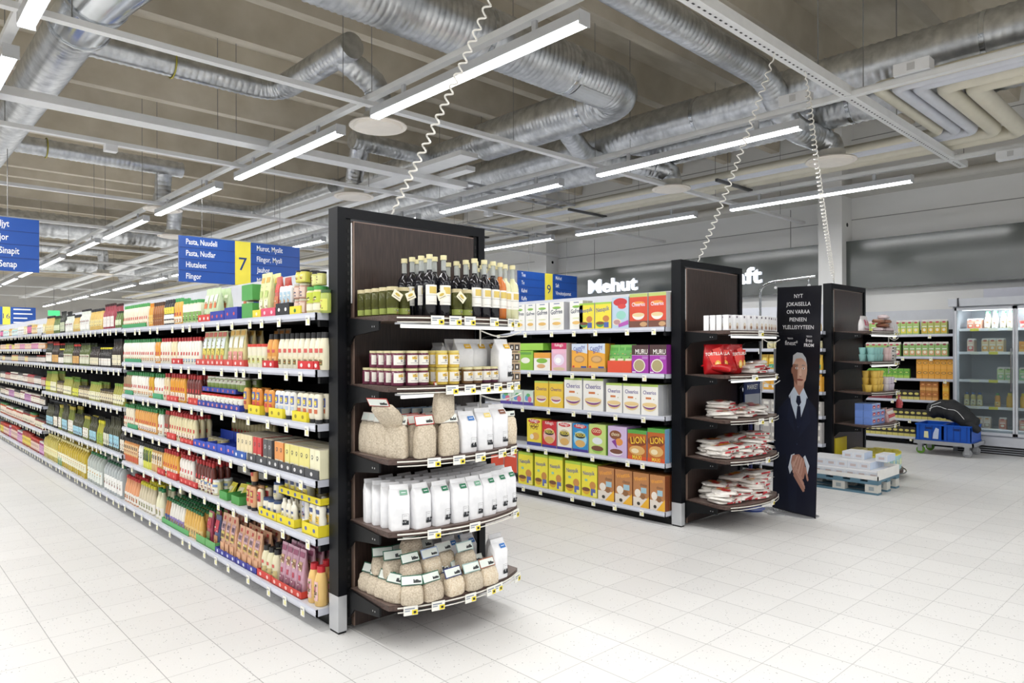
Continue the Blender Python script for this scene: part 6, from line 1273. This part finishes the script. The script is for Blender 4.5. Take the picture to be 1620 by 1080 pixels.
# ------------------------------------------------------------------ chilled cabinet with glass doors
FX, FY0, FY1 = 11.75, -3.6, 3.07
GREY = mat('a9acb3', .4, name='cabinet_grey'); GREYL = mat('c3c6cc', .35, name='cabinet_light_grey'); INN = mat('d9dce0', .4, name='cabinet_inner'); RUB = mat('2a2b2e', .6, name='rubber')
r = empty('chilled_cabinet', (FX, (FY0 + FY1) / 2, 0)); tag(r, 'long grey chilled cabinet with glass doors full of juices and dairy', 'refrigerator'); L2 = (FY1 - FY0) / 2
q = MB()
q.box(0, L2 - .05, .0, .8, L2, 2.12, GREY); q.box(0, -L2, 0, .8, -L2 + .05, 2.12, GREY); q.box(.76, -L2, .3, .8, L2, 2.12, mat('a4a8ae', .35, .3)); q.box(.0, -L2, .24, .8, L2, .34, GREYL)
q.box(.02, -L2, 2.08, .8, L2, 2.12, INN); q.build('body', r)
q = MB(); q.box(-.03, -L2, .12, .0, L2, .25, GREYL); q.box(.03, -L2, .0, .1, L2, .12, RUB)
for k in range(3): q.box(.02, -L2, .02 + k * .03, .03, L2, .03 + k * .03, GREY)
q.build('kick_grille', r)
q = MB()
k = len(q.v); prof = [(-.08, 2.11), (.05, 2.11), (.8, 2.13), (.8, 2.22), (-.10, 2.22)]
for yy in (-L2, L2 + .04): q.v += [(a, yy, b) for a, b in prof]
q.face([k + i for i in range(5)], GREYL); q.face([k + 9 - i for i in range(5)], GREYL)
for i in range(5): q.face((k + i, k + 5 + i, k + 5 + (i + 1) % 5, k + (i + 1) % 5), GREYL)
q.box(-.102, L2 - .10, 2.11, -.07, L2 - .08, 2.23, RUB); q.build('canopy', r)
q = MB(); q.box(.15, -L2, 2.22, .8, L2 - .35, 2.36, mat('b9bbc6', .5)); q.build('top_box', r)
SF = [1.784, 1.445, 1.042, .657, .345]
for z in SF:
    q = MB(); q.box(.13, -L2 + .05, z - .02, .74, L2 - .05, z, INN); sh = q.build('shelf', r)
    q = MB(); q.box(.115, -L2 + .05, z - .03, .13, L2 - .05, z + .008, mat('f0f2f4', .3, emit=0)); q.build('price_rail', sh)
    for t in range(12):
        q = MB(); q.box(.11, L2 - .3 - t * .23, z - .032, .114, L2 - .19 - t * .23, z + .006, mat('f2f2e2' if (t * 7 + int(z * 9)) % 4 else 'e8e04a', .5)); q.build('price_tag', sh)
nd = 9; dw = (FY1 - FY0 - .06) / nd
for i in range(nd):
    y1_ = L2 - .03 - i * dw; y0_ = y1_ - dw + .008; q = MB()
    q.box(-.03, y0_, .27, .01, y0_ + .025, 2.09, GREYL); q.box(-.03, y1_ - .025, .27, .01, y1_, 2.09, GREYL); q.box(-.03, y0_, .27, .01, y1_, .31, GREYL); q.box(-.03, y0_, 2.05, .01, y1_, 2.09, GREYL)
    dr = q.build('glass_door', r)
    if i < 4:
        q = MB(); q.box(-.015, y0_ + .025, .31, -.009, y1_ - .025, 2.05, glassy('e6eef0', .02, .04)); q.build('pane', dr)
        q = MB(); q.box(-.06, y0_ + .03, .9, -.045, y0_ + .045, 1.5, CHROME); q.box(-.05, y0_ + .03, .9, -.03, y0_ + .045, .92, CHROME); q.box(-.05, y0_ + .03, 1.48, -.03, y0_ + .045, 1.5, CHROME); q.build('handle', dr)
q = MB(); q.box(.08, -L2 + .1, 2.05, .12, L2 - .1, 2.07, mat('ffffff', .4, emit=4.0, name='cabinet_tube')); q.build('light_tube', r)
ld = bpy.data.lights.new('cabinet_light', 'AREA'); ld.shape = 'RECTANGLE'; ld.size = .04; ld.size_y = 6.2; ld.energy = 110; ld.color = (.95, .98, 1)
lo = bpy.data.objects.new('cabinet_light', ld); COL.objects.link(lo); lo.parent = r; lo.location = (.10, 0, 2.045); lo.rotation_euler = (0, -.5, 0)
def runF(P, y1, y0, k, lab, rows=2, x=.15):
    z = SF[k]; w = P.w + .006; n = max(1, int((y1 - y0) / w))
    for i in range(n):
        for rr in range(rows): P.place((FX + x + P.d / 2 + rr * (P.d + .01), y1 - w * (i + .5), z + .001), LR, lab, lab)
CB2 = ' in the chilled cabinet, '
JB = bt('smoothie_bottle', 'slim', .25, .075, 'ece0b8', '3fa870', [(.1, .5, 60, 'f2ecd6'), (.3, .42, 30, 'c8784a')]); JB2 = bt('smoothie_bottle', 'slim', .25, .075, 'efefee', '3fa870', [(.1, .6, 60, 'f6f6f6')])
runF(juice('e0a890', 'd85a3a', 'c8342c', .15), 2.93, 2.74, 0, 'pale orange dairy carton' + CB2 + 'top shelf'); runF(JB, 2.72, 2.63, 0, 'cream smoothie bottle with green cap, first' + CB2 + 'top shelf'); runF(JB2, 2.63, 2.54, 0, 'white smoothie bottle with green cap' + CB2 + 'top shelf'); runF(JB, 2.53, 2.34, 0, 'cream smoothie bottle with green cap, near the door frame' + CB2 + 'top shelf')
RM = bt('yogurt_pot', 'tub', .1, .1, 'c8343a', 'd84a3a', [(.2, .6, 60, 'f0d0c8')], cat='pot'); runF(RM, 2.30, 1.4, 0, 'red yogurt pot' + CB2 + 'top shelf')
runF(juice('ecd0b8', 'd85a5a', 'd04a5a', .2), 2.93, 2.76, 1, 'pale red juice carton' + CB2 + 'second shelf'); runF(juice('f0d8a8', 'e8a84a', 'c8643a', .2), 2.75, 2.40, 1, 'pale yellow juice carton' + CB2 + 'second shelf'); runF(small_j('e89a2c', 'f0b850', 'd06a20'), 2.30, 1.4, 1, 'orange drink pack' + CB2 + 'second shelf', 1)
runF(juice('cfe0a0', '8ac08a', '7ab050', .19), 2.56, 2.36, 2, 'pale green carton behind the first door' + CB2 + 'third shelf'); runF(juice('b0d890', '8ac8a0', '5aa050', .19), 2.30, 1.4, 2, 'green carton behind the second door' + CB2 + 'third shelf', 1)
OJ = bt('orange_juice_bottle', 'squeeze', .2, .075, 'e8a02c', '3f9a4a', [(.1, .4, 60, 'f0c860')]); YJ = bt('orange_juice_bottle', 'squeeze', .2, .075, 'd8c878', '2a5aa0', [(.1, .5, 60, 'e8e8b8')]); FJ = bt('orange_juice_bottle', 'shoulder', .21, .085, 'f0b820', 'e8d020', [])
runF(YJ, 2.98, 2.70, 3, 'pale juice bottle with blue cap' + CB2 + 'fourth shelf', 1); runF(OJ, 2.60, 2.50, 3, 'amber juice bottle with green cap' + CB2 + 'fourth shelf', 1); runF(FJ, 2.46, 2.36, 3, 'golden juice bottle behind the first door' + CB2 + 'fourth shelf', 1); runF(FJ, 2.30, 1.4, 3, 'golden juice bottle behind the second door' + CB2 + 'fourth shelf', 1)
runF(juice('ecdcc8', 'b8a890', 'e8a85a', .17), 3.0, 2.55, 4, 'beige and orange carton' + CB2 + 'bottom shelf', 1); runF(juice('d89a80', 'c86a50', 'b83c30', .17), 2.54, 2.40, 4, 'salmon red carton behind the first door' + CB2 + 'bottom shelf', 1); runF(juice('d89a80', 'e0c0a8', 'b83c30', .17), 2.30, 1.4, 4, 'salmon carton behind the second door' + CB2 + 'bottom shelf', 1)

# ------------------------------------------------------------------ dolly, blue crates, jacket
CRB = mat('1457c0', .4, name='crate_blue'); CRD = mat('0f3f96', .5, name='crate_groove')
t = empty('roller_dolly', (11.36, 3.03, 0)); tag(t, 'grey roller dolly on castors carrying the blue crates', 'dolly')
q = MB(); q.box(-.27, -.36, .165, .27, .36, .195, mat('9a9ca0', .5, .3)); q.box(-.29, -.38, .15, .29, -.36, .2, ALU); q.box(-.29, .36, .15, .29, .38, .2, ALU); q.box(-.29, -.38, .15, -.27, .38, .2, ALU); q.box(.27, -.38, .15, .29, .38, .2, ALU); q.build('deck', t)
for sx in (-1, 1):
    for sy in (-1, 1):
        c = empty('castor', (sx * .21, sy * .29, 0)); c.parent = t
        q = MB(); q.box(-.035, -.03, .04, -.028, .03, .15, ALU); q.box(.028, -.03, .04, .035, .03, .15, ALU); q.box(-.04, -.04, .14, .04, .04, .152, ALU); q.build('fork', c)
        q = MB(); q.tube([(-.02, 0, .055), (-.014, 0, .055), (.014, 0, .055), (.02, 0, .055)], [.045, .055, .055, .045], mat('6aa030' if sy > 0 else '9a9ca0', .6), 18); q.build('wheel', c)
def crate(name_y, label, decal):
    r = empty('plastic_crate', (11.36, name_y, .197)); tag(r, label, 'crate'); q = MB(); w, d, h, k = .50, .34, .235, .012
    x, y = w / 2, d / 2; q.box(-x, -y, 0, x, y, .01, CRB)
    q.box(-x, -y, 0, -x + k, y, h, CRB); q.box(x - k, -y, 0, x, y, h, CRB); q.box(-x, -y, 0, x, -y + k, h, CRB); q.box(-x, y - k, 0, x, y, h, CRB)
    for z in (.0, h - .02): q.box(-x - .008, -y - .004, z, x + .008, -y, z + .02, CRB); q.box(-x - .008, y, z, x + .008, y + .004, z + .02, CRB); q.box(-x - .008, -y, z, -x, y, z + .02, CRB); q.box(x, -y, z, x + .008, y, z + .02, CRB)
    for yy in (-.12, -.04, .04, .12): q.box(-x - .006, yy - .004, .02, -x, yy + .004, h - .02, CRD)
    q.box(-x - .0015, -.05, h - .075, -x, .05, h - .045, mat('0a2a6a', .7)); q.build('shell', r)
    if decal:
        q = MB(); q.quad([(-x - .009, .06, .04), (-x - .009, .0, .035), (-x - .009, .005, .13), (-x - .009, .055, .13)], mat('e6e4b0', .6)); q.quad([(-x - .009, -.05, .03), (-x - .009, -.12, .03), (-x - .009, -.13, .17), (-x - .009, -.09, .19), (-x - .009, -.06, .11)], mat('c6d2ea', .6)); q.build('torn_sticker', r)
crate(3.205, 'bright blue plastic crate with torn stickers on the dolly', True); crate(2.857, 'bright blue plastic crate without paper sticker, beside the torn one', False)
random.seed(5)
q = MB(); JK = mat('1b1d20', .75, name='jacket_cloth', bump=.6, scale=18)
R = []
for i in range(15):
    t_ = i / 14; z = .53 + .10 * math.sin(PI * min(1, t_ * 1.2)) - .07 * t_
    R.append(Vector((11.30 + .05 * math.sin(t_ * 5), 3.26 - .62 * t_, z + .06 * (1 - t_))))
q.tube([R[0] + Vector((0, .02, -.01))] + R + [R[-1] - Vector((0, .01, .01))], [.002] + [.06 + .085 * math.sin(PI * (.12 + .8 * i / 14)) + .015 * math.sin(i * 2.3) for i in range(15)] + [.002], JK, 16)
q.v = [(x + random.uniform(-.012, .012), y + random.uniform(-.01, .01), z + random.uniform(-.012, .012)) for x, y, z in q.v]
q.tube([(11.24, 2.80, .50), (11.2, 2.74, .47), (11.2, 2.66, .40), (11.22, 2.60, .36)], [.06, .065, .055, .05], JK, 12)
jk = q.build('jacket'); tag(jk, 'black jacket with thin white piping slung over the blue crates', 'jacket')
sd = jk.modifiers.new('soften', 'SUBSURF'); sd.levels = 1; sd.render_levels = 1
q = MB(); pth = [p + Vector((-.14, 0, .03 + .02 * math.sin(i))) for i, p in enumerate(R[1:12])]
q.tube(pth, .004, mat('dcdcdc', .5), 5); q.tube([R[1] + Vector((-.12, .0, .0)), R[2] + Vector((-.14, .02, .07)), R[4] + Vector((-.13, 0, .1))], .004, mat('dcdcdc', .5), 5); q.build('piping', jk)

# ------------------------------------------------------------------ pallet with white packets
PBL = mat('5c7f92', .6, name='pallet_blue'); PGR = mat('d0cfc8', .7, name='pallet_block')
r = empty('half_pallet', (7.92, 3.06, 0)); tag(r, 'blue pallet with pale blocks holding white packets before the cup unit', 'pallet')
q = MB()
for k in range(5): q.box(-.31, -.40 + k * .175, .125, .31, -.40 + k * .175 + .10, .147, PBL)
for sx in (-.31, -.05, .21): q.box(sx, -.40, .103, sx + .1, .40, .125, PBL)
q.build('top_deck', r)
q = MB()
for sx in (-.31, -.05, .21): q.box(sx, -.40, 0, sx + .1, .40, .02, PBL)
q.build('bottom_board', r)
for sx in (-.31, -.05, .21):
    for sy in (-.40, -.07, .27):
        q = MB(); q.box(sx + .003, sy + .002, .02, sx + .097, sy + .128, .103, PGR); q.box(sx + .0015, sy + .04, .04, sx + .003, sy + .09, .08, mat('9aa4a8', .7)); q.build('block', r)
q = MB(); q.box(-.29, -.39, .148, .31, .39, .152, mat('e9e8e4', .7)); q.box(-.30, -.40, .148, -.29, .40, .19, mat('efeeea', .6)); q.box(-.30, -.40, .148, .30, -.39, .25, mat('f2f1ed', .6)); q.box(.30, -.40, .148, .31, .40, .25, mat('f2f1ed', .6)); tag(q.build('pallet_tray', None, (7.92, 3.06, 0)), 'low white cardboard tray lying on the blue pallet', 'tray')
SUG = bx('sugar_packet', .115, .075, .075, 'e8eaf0', [('r', .1, .15, .9, .85, '#dfe6f2'), ('r', .25, .3, .75, .65, '#cdbfc0')], 'packet', side='cfdcf0', topm='f0f1f4')
for l in range(3):
    for i in range(7):
        for j in range(6):
            if l == 1 and j < 1: continue
            if l == 2 and (j < 3 or i > 3 or i == 1): continue
            if l == 1 and i in (0,) : continue
            SUG.place((7.69 + j * .08, 2.72 + i * .115 + .002 * l, .1535 + l * .0765), LR + random.uniform(-.04, .04), 'white packet with pale blue sides, ' + ['lowest', 'middle', 'top'][l] + ' layer on the pallet', 'white packets layer ' + str(l))

# ------------------------------------------------------------------ banner stand with the printed man
b = empty('banner_stand', (6.22, 2.9, 0)); tag(b, 'chrome banner stand with curved top arm beside the bread end panel', 'stand')
q = MB(); q.tube(roundpath([(-.02, .30, .02), (-.02, .30, 2.07), (-.02, .20, 2.12), (-.02, -.22, 2.14)], .1, 6), .011, CHROME, 10); q.build('pole', b)
q = MB(); q.loft([(0, .11, .26, 6, -.02, .04), (.008, .11, .26, 6, -.02, .04), (.012, .10, .25, 6, -.02, .04)], mat('d6d8da', .2, .6), 24); q.build('base', b)
for yy in (.15, -.16):
    q = MB(); q.tube([(-.02, yy, 2.125), (-.03, yy, 2.10), (-.02, yy, 2.075)], .003, CHROME, 6); q.tube([(-.026, yy, 2.065), (-.014, yy, 2.065)], .012, WHITE, 12); q.build('ring_clip', b)
BN = two_tone('banner_print_navy', '0d0e14', '15161f', 3, .32); q = MB()
# local frame: u to the viewer's right (towards -Y), face looks to -X
bw, bh = .456, 2.05
class Pl:
    def __init__(s): s.k = 0
    def pt(s, u, w, e): return (-.0025 - e, (.5 - u) * bw, w * bh)
pl = Pl(); E_ = [0.0004]
def poly(pts, m, hold=None):
    E_[0] += .00004; q.quad([pl.pt(a, c, E_[0]) for a, c in [(a_, .635 + (c_ - .735) * .95 if c_ > .02 else c_) for a_, c_ in pts]], mat(m, .45, var=.03) if isinstance(m, str) else m)
def el(cx, cy, rx, ry, m, n=20, a0=0, a1=2 * PI): poly([(cx + rx * math.cos(a0 + (a1 - a0) * i / n), cy + ry * math.sin(a0 + (a1 - a0) * i / n)) for i in range(n)], m)
q.box(-.0025, -bw / 2, 0, .0025, bw / 2, bh, BN)
poly([(.02, .005), (.02, .50), (.10, .545), (.30, .60), (.42, .63), (.66, .63), (.80, .60), (.95, .565), (.99, .50), (.99, .005)], '181d30')
poly([(.02, .005), (.02, .30), (.30, .34), (.40, .005)], '141828'); poly([(.55, .005), (.60, .33), (.99, .30), (.99, .005)], '12162a')
poly([(.33, .61), (.45, .655), (.66, .655), (.76, .61), (.60, .50), (.52, .50)], 'c9d6e6'); poly([(.36, .615), (.30, .50), (.50, .44), (.40, .56)], '1d2338'); poly([(.74, .615), (.84, .50), (.58, .42), (.70, .55)], '1d2338')
poly([(.52, .615), (.59, .615), (.62, .585), (.565, .565), (.50, .585)], '1b2137'); poly([(.535, .567), (.60, .567), (.64, .49), (.57, .45), (.51, .50)], '1b2137')
poly([(.45, .655), (.44, .70), (.68, .70), (.67, .655), (.57, .615)], 'b98a78')
SK, SKD, SKL = 'c9a08c', '8f6250', 'dab6a2'
el(.57, .735, .165, .068, SK, 26); poly([(.41, .73), (.44, .685), (.52, .662), (.63, .662), (.71, .69), (.73, .73)], SK); poly([(.405, .76), (.40, .72), (.44, .685), (.52, .662), (.52, .76)], SKD)
poly([(.40, .755), (.41, .80), (.50, .815), (.62, .812), (.70, .79), (.735, .75), (.70, .772), (.60, .79), (.48, .785), (.43, .765)], 'b9bcc0'); el(.395, .73, .022, .016, SKD, 12)
for cx in (.50, .65): el(cx, .742, .032, .0055, 'efe6e0', 12); el(cx, .742, .012, .005, '2c2420', 10); poly([(cx - .045, .752), (cx - .02, .759), (cx + .035, .757), (cx + .04, .753), (cx, .754)], '8d837c')
poly([(.565, .742), (.60, .742), (.622, .712), (.60, .706), (.55, .708)], SKL); poly([(.55, .708), (.60, .704), (.615, .708), (.60, .7)], SKD)
poly([(.50, .69), (.56, .694), (.64, .692), (.66, .689), (.62, .684), (.54, .684)], '9a5a50'); poly([(.51, .689), (.65, .6895), (.65, .688), (.51, .6875)], '5a2f2a')
for yy in (.775, .782): poly([(.48, yy), (.66, yy + .001), (.66, yy + .002), (.48, yy + .001)], SKD)
# folded hands with five fingers each
poly([(.36, .275), (.42, .335), (.50, .345), (.46, .27), (.40, .245)], 'd9e2ee'); poly([(.80, .255), (.84, .30), (.74, .345), (.70, .335), (.77, .29)], 'd9e2ee')
poly([(.45, .335), (.60, .345), (.72, .325), (.76, .275), (.72, .235), (.58, .225), (.46, .265), (.42, .30)], 'b08070')
for i, (a, c, d_, e_) in enumerate(((.44, .300, .66, .222), (.46, .283, .70, .205), (.47, .267, .72, .192), (.49, .25, .71, .180))):
    poly([(a, c), (a + .03, c + .012), (d_ + .03, e_ + .012), (d_ + .035, e_), (d_, e_ - .006), (a - .005, c - .01)], ['c9a090', 'bd9080', 'c49888', 'b08474'][i])
for i, (a, c, d_, e_) in enumerate(((.56, .335, .47, .285), (.61, .335, .53, .272), (.66, .328, .59, .262), (.70, .318, .65, .255), (.74, .29, .80, .235))):
    poly([(a - .012, c), (a + .025, c + .002), (d_ + .03, e_), (d_ + .01, e_ - .008), (d_ - .015, e_)], ['d2ab9b', 'c89e8e', 'cfa696', 'c39686', 'b88a7a'][i])
WT = mat('e9e9ec', .5, var=0, name='banner_white')
def btxt(s_, size, u, w, al='c', xs=.95, bold=.0):
    q.text(s_, size, WT, pl.pt(u, w, .0012), (0, -1, 0), (0, 0, 1), al, bold, xs)
for s_, w in (('NYT', .95), ('JOKAISELLA', .915), ('ON VARAA', .881), ('PIENEEN', .847), ('YLELLISYYTEEN', .813)): btxt(s_, .05, .5, w)
btxt('TESCO', .02, .33, .768); btxt('finest*', .058, .36, .742, xs=.9); btxt('TESCO', .02, .76, .778); btxt('free', .046, .76, .757, xs=.9); btxt('FROM', .04, .76, .737, bold=.02)
el(.55, .39, .012, .004, '3a4258', 10); el(.56, .47, .010, .003, '3a4258', 10)
bn = q.build('printed_banner', None, (6.21, 2.892, .012)); bn.rotation_euler = (math.radians(1.8), 0, math.radians(-12)); tag(bn, 'tall black banner printed with a man in a dark suit and white words', 'banner')
# small blue stand sign
r = empty('floor_sign', (6.12, 3.26, 0)); tag(r, 'blue and white stand sign on a round blue foot behind the bread shelves', 'sign stand')
q = MB(); q.loft([(0, .13, .13), (.012, .13, .13), (.02, .11, .11)], mat('2f4a9a', .4), 24); q.build('base', r)
q = MB(); q.tube([(0, 0, .02), (0, 0, 1.2)], .018, mat('26337a', .4), 12); q.build('pole', r)
q = MB(); q.box(-.15, -.02, .93, .15, -.01, 1.32, mat('24366e', .4)); q.fq(-.13, 1.20, .13, 1.30, -.021, mat('c8ccd4', .5)); q.fq(-.14, .95, .14, 1.08, -.021, mat('b8bec8', .5)); q.text('MARKET', .062, SW, (0, -.022, 1.125), (1, 0, 0), (0, 0, 1), 'c', .02, .85); q.build('sign_panel', r)
q = MB(); q.tube([(.22, .12, 0), (.22, .12, 1.5)], .018, mat('e0e2e4', .3, .3), 12); q.loft([(0, .09, .09), (.01, .09, .09)], mat('c8cacc', .3, .5), 20)
tag(q.build('display_pole', None, (6.12, 3.0, 0)), 'thin pale pole standing beside the blue stand sign', 'pole')

# prototypes that were never placed are removed again
for P in _P.values():
    if not P.used:
        for ch in [P.root] + _KIDS.get(P.root, []): bpy.data.objects.remove(ch)
